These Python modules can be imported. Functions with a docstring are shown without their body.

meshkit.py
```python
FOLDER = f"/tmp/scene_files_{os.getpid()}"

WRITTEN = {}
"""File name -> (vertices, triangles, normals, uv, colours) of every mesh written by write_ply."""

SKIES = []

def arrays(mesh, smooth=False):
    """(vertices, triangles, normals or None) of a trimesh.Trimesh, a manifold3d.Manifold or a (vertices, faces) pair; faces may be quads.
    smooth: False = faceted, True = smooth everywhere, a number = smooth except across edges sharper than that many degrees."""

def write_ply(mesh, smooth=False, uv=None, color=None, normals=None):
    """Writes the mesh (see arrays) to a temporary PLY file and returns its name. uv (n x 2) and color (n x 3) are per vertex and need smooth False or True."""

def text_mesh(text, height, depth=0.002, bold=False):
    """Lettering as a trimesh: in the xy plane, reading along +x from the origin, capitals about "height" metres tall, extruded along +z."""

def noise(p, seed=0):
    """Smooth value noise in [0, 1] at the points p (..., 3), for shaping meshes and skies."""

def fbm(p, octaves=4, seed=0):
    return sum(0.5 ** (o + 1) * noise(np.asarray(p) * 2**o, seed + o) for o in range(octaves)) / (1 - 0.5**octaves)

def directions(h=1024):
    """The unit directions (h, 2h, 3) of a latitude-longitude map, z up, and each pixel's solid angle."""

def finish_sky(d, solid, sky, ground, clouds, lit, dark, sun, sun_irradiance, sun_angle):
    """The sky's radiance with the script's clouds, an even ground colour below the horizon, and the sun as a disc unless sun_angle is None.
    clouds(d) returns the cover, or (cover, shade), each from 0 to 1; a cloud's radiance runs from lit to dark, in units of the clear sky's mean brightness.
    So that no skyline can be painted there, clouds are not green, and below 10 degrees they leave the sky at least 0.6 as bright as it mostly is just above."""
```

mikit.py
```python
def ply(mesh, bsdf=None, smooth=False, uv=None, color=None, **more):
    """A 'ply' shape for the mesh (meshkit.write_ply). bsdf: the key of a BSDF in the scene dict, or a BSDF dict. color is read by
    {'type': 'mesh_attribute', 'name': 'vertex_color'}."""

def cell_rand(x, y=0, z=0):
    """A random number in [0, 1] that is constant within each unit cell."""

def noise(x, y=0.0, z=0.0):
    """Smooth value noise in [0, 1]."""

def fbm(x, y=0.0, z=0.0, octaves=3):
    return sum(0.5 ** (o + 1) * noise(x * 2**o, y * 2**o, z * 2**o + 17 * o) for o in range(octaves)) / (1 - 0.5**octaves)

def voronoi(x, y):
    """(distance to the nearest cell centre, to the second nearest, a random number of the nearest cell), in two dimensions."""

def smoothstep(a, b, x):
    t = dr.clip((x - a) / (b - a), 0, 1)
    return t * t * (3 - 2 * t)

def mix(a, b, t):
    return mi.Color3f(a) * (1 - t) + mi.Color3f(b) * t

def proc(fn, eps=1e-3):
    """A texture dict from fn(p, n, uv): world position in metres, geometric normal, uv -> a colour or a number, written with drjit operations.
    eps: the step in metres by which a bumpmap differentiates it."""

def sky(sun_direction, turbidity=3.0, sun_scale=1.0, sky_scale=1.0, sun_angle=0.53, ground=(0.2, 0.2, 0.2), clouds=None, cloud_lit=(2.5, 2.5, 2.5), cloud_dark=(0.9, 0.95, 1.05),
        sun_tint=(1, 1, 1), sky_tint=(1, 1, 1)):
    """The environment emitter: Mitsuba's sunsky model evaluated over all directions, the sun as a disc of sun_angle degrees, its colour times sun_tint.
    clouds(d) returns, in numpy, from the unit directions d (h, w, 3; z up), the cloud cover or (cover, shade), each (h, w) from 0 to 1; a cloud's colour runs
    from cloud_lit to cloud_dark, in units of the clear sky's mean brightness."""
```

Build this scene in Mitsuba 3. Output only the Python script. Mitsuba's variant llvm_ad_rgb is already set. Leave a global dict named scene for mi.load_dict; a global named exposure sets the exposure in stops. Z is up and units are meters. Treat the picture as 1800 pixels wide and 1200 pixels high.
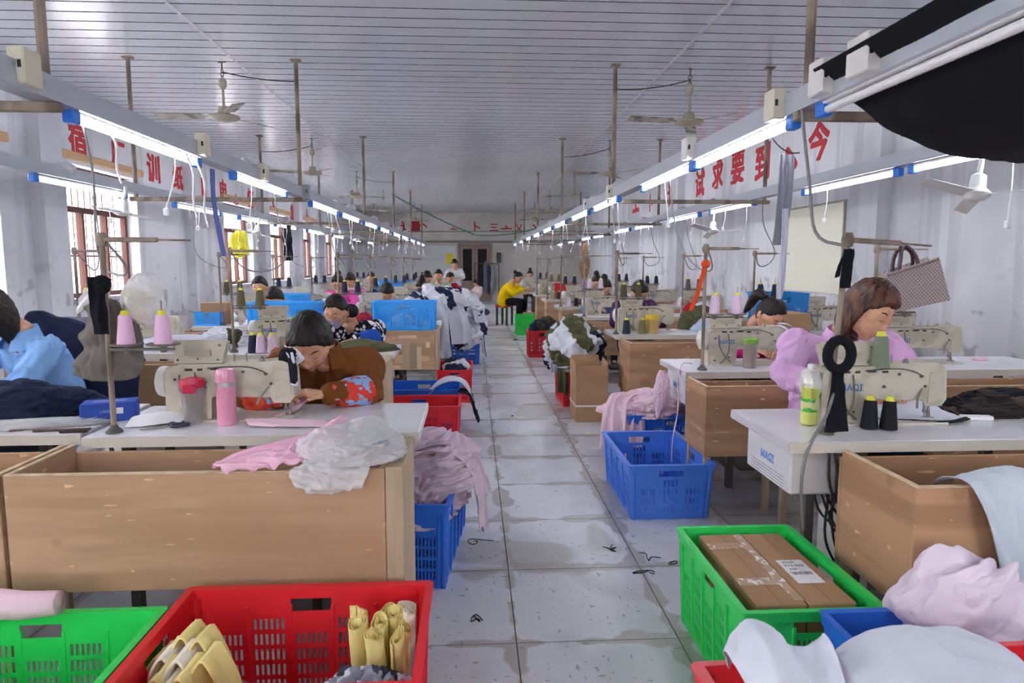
import math, json, numpy as np, trimesh, mapbox_earcut
import drjit as dr
import mitsuba as mi
import mikit, meshkit
from mikit import proc, fbm, noise, mix, smoothstep, voronoi
from manifold3d import Manifold
from shapely.geometry import Polygon
from shapely import affinity, union_all, box as sbox

scene, labels = {}, {}
T4 = mi.ScalarTransform4f
PI = math.pi

# ---------------------------------------------------------------- camera, sky, exposure
CAM_H, YAW, PITCH = 1.38, math.atan(68 / 1200), math.atan(138 / 1200 * math.cos(math.atan(68 / 1200)))
_fwd = np.array([math.sin(YAW) * math.cos(PITCH), math.cos(YAW) * math.cos(PITCH), -math.sin(PITCH)])
scene['camera'] = {'type': 'thinlens', 'fov': math.degrees(2 * math.atan(900 / 1200)), 'fov_axis': 'x', 'near_clip': .05, 'far_clip': 200.,
                   'aperture_radius': .0022, 'focus_distance': 5.0,
                   'to_world': T4().look_at(origin=[0, 0, CAM_H], target=[float(v) for v in np.array([0, 0, CAM_H]) + _fwd], up=[0, 0, 1])}
scene['sky'] = mikit.sky([-0.7, -.3, .65], turbidity=4, sun_scale=0.0, sky_scale=1.0, ground=(.75, .75, .75), clouds=lambda d: np.full(d.shape[:2], .94),
                         cloud_lit=(52, 52, 53), cloud_dark=(52, 52, 53))
TUBE = (22.5, 23.0, 24.6)          # radiance of a fluorescent tube
exposure = 0.9

# ---------------------------------------------------------------- helpers
def lin(c):
    if isinstance(c, str): c = [int(c[i:i + 2], 16) for i in (0, 2, 4)]
    c = np.asarray(c, float) / 255
    return [float(v) for v in np.where(c < .04045, c / 12.92, ((c + .055) / 1.055) ** 2.4)]

def mat(name, color, rough=.55, spec=.4, metal=0., **k):
    """one principled BSDF; color is an sRGB hex, or a function of (p, n, uv)"""
    col = proc(color) if callable(color) else {'type': 'rgb', 'value': lin(color)}
    b = {'type': 'principled', 'base_color': col, 'roughness': rough, 'specular': spec, 'metallic': metal, **k}
    scene[name] = {'type': 'twosided', 'bsdf': b}
    return name

_cols = {}
def C(hexcol, kind='plastic'):
    """a plain material of this colour"""
    k = (hexcol, kind)
    if k not in _cols:
        r = {'plastic': dict(rough=.38, spec=.5), 'cloth': dict(rough=.9, spec=.12, sheen=.25), 'metal': dict(rough=.35, metal=.9), 'matt': dict(rough=.75, spec=.25),
             'skin': dict(rough=.5, spec=.35), 'hair': dict(rough=.42, spec=.4), 'gloss': dict(rough=.15, spec=.55)}[kind]
        _cols[k] = mat(f'mat_{kind}_{hexcol}', hexcol, **r)
    return _cols[k]

_count = {}
def key(name):
    n = _count.get(name, -1) + 1
    _count[name] = n
    return name if n == 0 else f'{name}_{n:03d}'

def thing(name, label, cat, group=None, kind=None):
    k = key(name)
    labels[k] = {'label': label}
    if cat: labels[k]['category'] = cat
    if group: labels[k]['group'] = group
    if kind: labels[k]['kind'] = kind
    return k

def part(parent, name, shape, T=None, label=None):
    k = key(parent + '__' + name)
    scene[k] = dict(shape) if T is None else {**shape, 'to_world': T}
    if label: labels[k] = {'label': label}
    return k

def single(name, label, cat, shape, T=None, group=None, kind=None):
    k = thing(name, label, cat, group, kind)
    scene[k] = dict(shape) if T is None else {**shape, 'to_world': T}
    return k

def struct(name, shape, parent=None, label=None):
    k = key(name if parent is None else parent + '__' + name)
    scene[k] = shape
    if parent is None: labels[k] = {'kind': 'structure'}
    if label: labels.setdefault(k, {})['label'] = label
    return k

def at(x, y, z=0, rz=0, s=1, rx=0, ry=0):
    t = T4().translate([float(x), float(y), float(z)])
    if rz: t = t @ T4().rotate([0, 0, 1], float(rz))
    if ry: t = t @ T4().rotate([0, 1, 0], float(ry))
    if rx: t = t @ T4().rotate([1, 0, 0], float(rx))
    if s != 1: t = t @ T4().scale(float(s) if np.isscalar(s) else [float(v) for v in s])
    return t

def proto(*parts):
    """[(name, mesh, material, smooth)] -> [(name, ply)]"""
    return [(p[0], mikit.ply(p[1], p[2], smooth=p[3] if len(p) > 3 else False)) for p in parts]

def put(pr, k, T, relabel=None):
    for n, s in pr:
        kk = part(k, n, s, T)
        if n in ('screws', 'thread_slots', 'thread_guide', 'cable'): labels[kk] = {'kind': 'stuff'}
        if relabel and n in relabel: labels[kk] = {'label': relabel[n]}

# ---- meshes (trimesh)
def tri(v, f): return trimesh.Trimesh(np.asarray(v, float), np.asarray(f), process=False)
def cat(*ms):
    ms = [m for x in ms for m in (x if isinstance(x, (list, tuple)) else [x])]
    return trimesh.util.concatenate(ms)
def mv(m, x=0, y=0, z=0, rx=0, ry=0, rz=0, s=1):
    m = m.copy()
    if not (np.isscalar(s) and s == 1): m.apply_scale(s)
    for a, ax in ((rx, [1, 0, 0]), (ry, [0, 1, 0]), (rz, [0, 0, 1])):
        if a: m.apply_transform(trimesh.transformations.rotation_matrix(math.radians(a), ax))
    m.apply_translation([x, y, z])
    return m
def m2t(m):
    q = m.to_mesh()
    return tri(q.vert_properties[:, :3], q.tri_verts)
def hull(p): return m2t(Manifold.hull_points(np.ascontiguousarray(p, dtype=float)))
def bx(x0, x1, y0, y1, z0, z1, b=0):
    """a box, with chamfered edges when b > 0"""
    if not b:
        v = [(x, y, z) for x in (x0, x1) for y in (y0, y1) for z in (z0, z1)]
        return tri(v, [[0, 1, 3], [0, 3, 2], [4, 6, 7], [4, 7, 5], [0, 4, 5], [0, 5, 1], [2, 3, 7], [2, 7, 6], [0, 2, 6], [0, 6, 4], [1, 5, 7], [1, 7, 3]])
    p = []
    for x, sx in ((x0, 1), (x1, -1)):
        for y, sy in ((y0, 1), (y1, -1)):
            for z, sz in ((z0, 1), (z1, -1)):
                p += [(x + sx * b, y + sy * b, z), (x + sx * b, y, z + sz * b), (x, y + sy * b, z + sz * b)]
    return hull(p)
def tube(pts, r, n=8, closed=False):
    p = np.asarray(pts, float)
    m = len(p)
    r = np.broadcast_to(r, (m,))
    t = np.gradient(p, axis=0) if not closed else np.roll(p, -1, 0) - np.roll(p, 1, 0)
    t /= np.linalg.norm(t, axis=1, keepdims=True) + 1e-12
    a = np.zeros_like(p)
    u = np.cross(t[0], [0, 0, 1.] if abs(t[0][2]) < .9 else [1., 0, 0])
    for i in range(m):
        u = u - t[i] * (u @ t[i])
        u /= np.linalg.norm(u) + 1e-12
        a[i] = u
    b = np.cross(t, a)
    g = np.arange(n) * 2 * PI / n
    v = (p[:, None] + r[:, None, None] * (np.cos(g)[None, :, None] * a[:, None] + np.sin(g)[None, :, None] * b[:, None])).reshape(-1, 3)
    f = []
    for i in range(m if closed else m - 1):
        j = (i + 1) % m
        for k in range(n):
            l = (k + 1) % n
            f += [[i * n + k, i * n + l, j * n + l], [i * n + k, j * n + l, j * n + k]]
    if not closed:
        v = np.vstack([v, p[:1], p[-1:]])
        for k in range(n):
            l = (k + 1) % n
            f += [[len(v) - 2, l, k], [len(v) - 1, (m - 1) * n + k, (m - 1) * n + l]]
    return tri(v, f)
def rod(a, b, r, n=8): return tube([a, b], r, n)
def spline(pts, n=24):
    from scipy.interpolate import CubicSpline
    p = np.asarray(pts, float)
    s = np.r_[0, np.cumsum(np.linalg.norm(np.diff(p, axis=0), axis=1) + 1e-6)]
    return CubicSpline(s, p, bc_type='natural')(np.linspace(0, s[-1], n))
def hang(a, b, sag, n=12):
    a, b = np.asarray(a, float), np.asarray(b, float)
    t = np.linspace(0, 1, n)[:, None]
    return a + (b - a) * t - np.array([0, 0, 1.]) * sag * 4 * t * (1 - t)
def lathe(prof, n=24, cap=True):
    """(r, z) pairs turned about z; r = 0 ends close it"""
    p = np.asarray(prof, float)
    if cap and p[0, 0] > 0: p = np.vstack([[0, p[0, 1]], p])
    if cap and p[-1, 0] > 0: p = np.vstack([p, [0, p[-1, 1]]])
    g = np.arange(n) * 2 * PI / n
    v = np.stack([p[:, None, 0] * np.cos(g), p[:, None, 0] * np.sin(g), np.broadcast_to(p[:, None, 1], (len(p), n))], -1).reshape(-1, 3)
    f = []
    for i in range(len(p) - 1):
        for k in range(n):
            l = (k + 1) % n
            if p[i + 1, 0] > 0: f.append([i * n + k, (i + 1) * n + l, (i + 1) * n + k])
            if p[i, 0] > 0: f.append([i * n + k, i * n + l, (i + 1) * n + l])
    return tri(v, np.array(f)[:, ::1])
def bevel_extrude(pts, y0, y1, b):
    """an outline in (x, z) extruded from y0 to y1 with chamfered rims"""
    p = np.asarray(pts, float)
    p = p[np.linalg.norm(p - np.roll(p, 1, 0), axis=1) > 1e-5]
    if (np.roll(p[:, 0], -1) * p[:, 1] - np.roll(p[:, 1], -1) * p[:, 0]).sum() > 0: p = p[::-1]
    e = np.roll(p, -1, 0) - p
    nrm = np.stack([-e[:, 1], e[:, 0]], 1) / np.linalg.norm(e, axis=1, keepdims=True)   # points outward for a clockwise ring
    q = np.roll(nrm, 1, 0) + nrm
    q = q / np.maximum((q * q).sum(1, keepdims=True), .5) * 2
    inn = p - q * b
    n = len(p)
    rings = [(inn, y0), (p, y0 + b), (p, y1 - b), (inn, y1)]
    v = np.vstack([np.column_stack([r[:, 0], np.full(n, y), r[:, 1]]) for r, y in rings])
    f = []
    for i in range(3):
        for k in range(n):
            l = (k + 1) % n
            f += [[i * n + k, i * n + l, (i + 1) * n + l], [i * n + k, (i + 1) * n + l, (i + 1) * n + k]]
    t = mapbox_earcut.triangulate_float64(inn, np.array([n], np.uint32)).reshape(-1, 3).astype(int)
    f = np.vstack([f, t, t[:, ::-1] + 3 * n])
    m = tri(v, f)
    if m.volume < 0: m.invert()
    return m
def xpoly(poly, d): return cat([trimesh.creation.extrude_polygon(g, d, engine='earcut') for g in getattr(poly, 'geoms', [poly]) if g.area > 1e-9])
def ico(r, sub=2, c=(0, 0, 0)):
    m = trimesh.creation.icosphere(subdivisions=sub)
    m.vertices = m.vertices * np.asarray(r) + np.asarray(c)
    return m
def rng(seed): return np.random.default_rng(seed)
def frame(p, d, up=(0, 0, 1)):
    """4x4 that takes +x to d and +z near up, placed at p"""
    x = np.asarray(d, float); x /= np.linalg.norm(x)
    y = np.cross(up, x); y /= np.linalg.norm(y)
    m = np.eye(4); m[:3, 0], m[:3, 1], m[:3, 2], m[:3, 3] = x, y, np.cross(x, y), p
    return m
ORD = 'first second third fourth fifth sixth seventh eighth ninth tenth eleventh twelfth thirteenth fourteenth'.split()

# ---------------------------------------------------------------- room shell
XL, XR, YB, YN, ZC = -4.2, 3.9, 24.6, -2.6, 3.15

def f_wall(p, n, uv):
    h = p.x * .9 + p.y
    a = fbm(h * .9, p.z * .55, 3.0, octaves=4)
    streak = fbm(h * 9.0, p.z * .5, 11.0, octaves=3)
    c = mix(lin('d2d2d8'), lin('b5b5bb'), smoothstep(.42, .68, a))
    c = mix(c, lin('a3a3a6'), smoothstep(.56, .78, streak) * .45)
    low = smoothstep(1.7, .8, p.z)
    scuff = smoothstep(.62, .74, fbm(h * 5.5, p.z * 6.0, 5.0, octaves=4))
    c = mix(c, lin('77777a'), scuff * low * .65)
    return c
mat('wall_paint', f_wall, rough=.7, spec=.2)
def f_back(p, n, uv):
    a = fbm(p.x * .8, p.z * .9, 2.0, octaves=4)
    c = mix(lin('e0dad3'), lin('c8c2bb'), smoothstep(.4, .7, a))
    return c
mat('back_paint', f_back, rough=.75, spec=.2)
mat('ceiling_pvc', lambda p, n, uv: mix(lin('c3c6ce'), lin('b2b5be'), fbm(p.x * .35, p.y * .6, 1.0, octaves=2)), rough=.2, spec=.5)

def f_tile(p, n, uv):
    fx, fy = (p.x - .15) / .6, (p.y - 2.35) / .6
    ix, iy = dr.floor(fx), dr.floor(fy)
    u, v = fx - ix, fy - iy
    wob = (fbm(p.x * 7, p.y * 7, 3.0, octaves=3) - .5) * .22
    e = dr.minimum(dr.minimum(u, 1 - u), dr.minimum(v, 1 - v))
    r1 = mikit.cell_rand(ix, iy, 7)
    bare = smoothstep(.03, .0, e + wob - .055 * r1)                     # grime creeping in from the joints
    tone = mix(lin('cdced4'), lin('c2c3ca'), mikit.cell_rand(ix, iy, 3))
    tone = mix(tone, lin('b4b5bb'), smoothstep(.45, .75, fbm(p.x * 3.1, p.y * 2.3, 9.0, octaves=4)))
    patch = smoothstep(.665, .70, fbm(p.x * 1.6 + 4, p.y * 1.9, 21.0, octaves=3)) + smoothstep(.86, .93, mikit.cell_rand(ix, iy, 9)) * smoothstep(.35, .55, fbm(p.x * 4, p.y * 4, 2.0, octaves=3))
    speck = smoothstep(.90, .93, noise(p.x * 60, p.y * 60, 1.0)) * .5
    c = mix(tone, lin('98928c'), dr.clip(bare, 0, 1) * .75)
    c = mix(c, lin('928c86'), dr.clip(patch, 0, 1) * .6)
    c = mix(c, lin('55504c'), speck)
    side = smoothstep(.95, 1.5, p.x) + smoothstep(-.15, -.6, p.x)        # trodden dirt off the swept aisle
    return mix(c, lin('7c7874'), dr.clip(side, 0, 1) * smoothstep(.35, .6, fbm(p.x * 2, p.y * 2, 31.0, octaves=3)) * .8)
mat('floor_tile', f_tile, rough=.3, spec=.45)
mat('grout', '6e6a66', rough=.85, spec=.2)

floor = struct('floor', mikit.ply(bx(XL - .3, XR + .3, YN, YB + .2, -.14, -.006), 'grout'))
tile_ply = mikit.ply(bx(.0025, .5975, .0025, .5975, -.006, 0), 'floor_tile')
far_tiles, tiles = [], []
for i in range(-9, 8):
    for j in range(-9, 38):
        x, y = .15 + .6 * i, 2.35 + .6 * j
        if x > XR or x < XL - .5 or y > YB or y < YN: continue
        score = y + abs(x - .4) * 3.2
        tiles.append((abs(score) if y > .9 else 99, x, y))
tiles.sort()
for n_, (sc, x, y) in enumerate(tiles):
    if n_ < 230: part(floor, 'tile', tile_ply, at(x, y))
    else: far_tiles.append(mv(bx(.0025, .5975, .0025, .5975, -.006, 0), x, y))
k = struct('tile_field', mikit.ply(cat(far_tiles), 'floor_tile'), floor); labels[k] = {'kind': 'stuff'}

ceiling = struct('ceiling', mikit.ply(bx(XL - .3, XR + .3, YN, YB + .2, ZC + .012, ZC + .15), C('4c4f58', 'matt')))
panel = mikit.ply(bevel_extrude([(.006, .012), (.008, .0015), (.0095, 0), (.1865, 0), (.188, .0015), (.19, .012)], XL, XR, .0005), 'ceiling_pvc')
for j in range(int((YB - YN) / .196)):
    part(ceiling, 'panel', panel, T4([[0, 1, 0, 0], [1, 0, 0, YN + .196 * j], [0, 0, 1, ZC], [0, 0, 0, 1]]))
k = struct('groove_shade', mikit.ply(cat([bx(XL, XR, YN + .196 * j + .1905, YN + .196 * j + .2015, ZC - .0012, ZC + .011) for j in range(int((YB - YN) / .196))]), C('54575f', 'matt')), ceiling)  # added dark strips stand in for the shade inside the panel grooves
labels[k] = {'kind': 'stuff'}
for x in (-2.08, 1.77):
    struct('joint_strip', mikit.ply(bx(x - .012, x + .012, YN, YB, ZC - .004, ZC + .001), C('c9c9cc', 'plastic')), ceiling)

# left wall with window openings
WIN = [(-.3, 1.3), (2.3, 3.8), (4.9, 6.42), (7.45, 8.95), (11.95, 13.45), (14.55, 16.0), (17.2, 18.6), (19.9, 21.3)]
W0, W1 = 1.0, 2.42
ys = [YN] + [v for w in WIN for v in w] + [YB + .2]
seg = [bx(XL - .26, XL, ys[i], ys[i + 1], 0, ZC + .1) for i in range(0, len(ys), 2)]
seg += [bx(XL - .26, XL, a, b, 0, W0) for a, b in WIN] + [bx(XL - .26, XL, a, b, W1, ZC + .1) for a, b in WIN]
wl = struct('wall_left', mikit.ply(cat(seg), 'wall_paint'))
for a, b in ((6.85, 7.2), (10.35, 10.7), (13.8, 14.15), (16.5, 16.85), (19.1, 19.4)):
    struct('pilaster', mikit.ply(bx(XL - .02, XL + .13, a, b, 0, ZC), 'wall_paint'), wl)
wr = struct('wall_right', mikit.ply(bx(XR, XR + .25, YN, YB + .2, 0, ZC + .1), 'wall_paint'))
for a, b in ((6.27, 6.72), (12.6, 13.0), (18.6, 19.0)):
    struct('pilaster', mikit.ply(bx(XR - .13, XR + .02, a, b, 0, ZC), 'wall_paint'), wr)
wb = struct('wall_back', mikit.ply(cat(bx(XL - .26, -.55, YB, YB + .22, 0, ZC + .1), bx(.68, XR + .25, YB, YB + .22, 0, ZC + .1), bx(-.55, .68, YB, YB + .22, 2.08, ZC + .1)), 'back_paint'))
struct('ledge', mikit.ply(bx(XL, XR, YB - .05, YB, 2.1, 2.17, .01), C('8d8782', 'matt')), wb)
struct('dado', mikit.ply(bx(XL, -.62, YB - .012, YB, 0, 2.0), C('e9e9ec', 'matt')), wb)
struct('wall_near', mikit.ply(cat(bx(XL - .26, XR + .25, YN - .2, YN, 0, 1.0), bx(XL - .26, XR + .25, YN - .2, YN, 2.6, ZC + .1), bx(XL - .26, -2.2, YN - .2, YN, 1.0, 2.6), bx(-.6, 1.4, YN - .2, YN, 1.0, 2.6), bx(3.0, XR + .25, YN - .2, YN, 1.0, 2.6)), 'wall_paint'))

FRAME = C('5f403a', 'matt')
scene['pane_glass'] = {'type': 'thindielectric', 'int_ior': 1.5, 'ext_ior': 1.0}
for i, (a, b) in enumerate(WIN):
    w = struct(f'window_{i + 1}', mikit.ply(cat(bx(XL - .2, XL - .14, a, a + .05, W0, W1), bx(XL - .2, XL - .14, b - .05, b, W0, W1), bx(XL - .2, XL - .14, a + .05, b - .05, W0, W0 + .05), bx(XL - .2, XL - .14, a + .05, b - .05, W1 - .05, W1)), FRAME))
    struct('transom', mikit.ply(bx(XL - .2, XL - .13, a + .05, b - .05, 1.93, 1.99), FRAME), w)
    for t in (.34, .67):
        y = a + (b - a) * t
        struct('mullion', mikit.ply(bx(XL - .2, XL - .13, y - .022, y + .022, W0 + .05, 1.93), FRAME), w)
    for q in range(1, 12):
        y = a + (b - a) * q / 12
        struct('bar', mikit.ply(rod((XL - .235, y, W0), (XL - .235, y, W1), .006, 5), FRAME), w)
    struct('bar', mikit.ply(bx(XL - .24, XL - .23, a, b, 1.45, 1.47), FRAME), w)
    struct('pane', mikit.ply(tri([(XL - .17, a + .05, W0 + .05), (XL - .17, b - .05, W0 + .05), (XL - .17, b - .05, 1.93), (XL - .17, a + .05, 1.93)], [[0, 1, 2], [0, 2, 3]]), 'pane_glass'), w)
    struct('pane', mikit.ply(tri([(XL - .17, a + .05, 1.99), (XL - .17, b - .05, 1.99), (XL - .17, b - .05, W1 - .05), (XL - .17, a + .05, W1 - .05)], [[0, 1, 2], [0, 2, 3]]), 'pane_glass'), w)
    struct('sill', mikit.ply(bx(XL - .13, XL + .05, a - .05, b + .05, W0 - .04, W0 + .002, .006), 'wall_paint'), w)
    struct('lintel', mikit.ply(bx(XL, XL + .05, a - .1, b + .12, W1 + .04, W1 + .12, .006), C('b08f6d', 'matt')), w)

for i, (a, b) in enumerate(((-2.2, -.6), (1.4, 3.0))):  # two windows added behind the camera so daylight reaches the front tables
    w = struct(f'window_{len(WIN) + 1 + i}', mikit.ply(cat(bx(a, b, YN - .14, YN - .08, 1.0, 1.05), bx(a, b, YN - .14, YN - .08, 2.55, 2.6), *[bx(x - .025, x + .025, YN - .14, YN - .08, 1.05, 2.55) for x in np.linspace(a + .025, b - .025, 4)]), FRAME))
    struct('pane', mikit.ply(tri([(a, YN - .11, 1.05), (b, YN - .11, 1.05), (b, YN - .11, 2.55), (a, YN - .11, 2.55)], [[0, 1, 2], [0, 2, 3]]), 'pane_glass'), w)

# the far double door
struct('door_light_blocker', mikit.ply(bx(-.75, .9, YB + .24, YB + .3, 0, 2.4), C('4a4644', 'matt')), wb)  # added unseen panel, blocks sky light showing round the door leaves
d = struct('door_1', mikit.ply(cat(bx(-.55, -.47, YB - .03, YB + .1, 0, 2.08), bx(.6, .68, YB - .03, YB + .1, 0, 2.08), bx(-.47, .6, YB - .03, YB + .1, 2.0, 2.08)), C('a08a84', 'matt')))
for x0, x1 in ((-.46, .06), (.07, .59)):
    L = struct('leaf', mikit.ply(cat(bx(x0, x0 + .1, YB, YB + .05, .01, 1.99), bx(x1 - .1, x1, YB, YB + .05, .01, 1.99), bx(x0 + .1, x1 - .1, YB, YB + .05, .01, .75), bx(x0 + .1, x1 - .1, YB, YB + .05, 1.88, 1.99)), C('9b8781', 'matt')), d)
    struct('pane', mikit.ply(bx(x0 + .1, x1 - .1, YB + .02, YB + .03, .75, 1.88), C('262120', 'matt')), L)
single('switch_box', 'small dark switch box on the back wall right of the double door', 'switch', mikit.ply(bx(.84, 1.0, YB - .08, YB, 1.4, 1.75, .01), C('3b3a38', 'plastic')))

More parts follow.
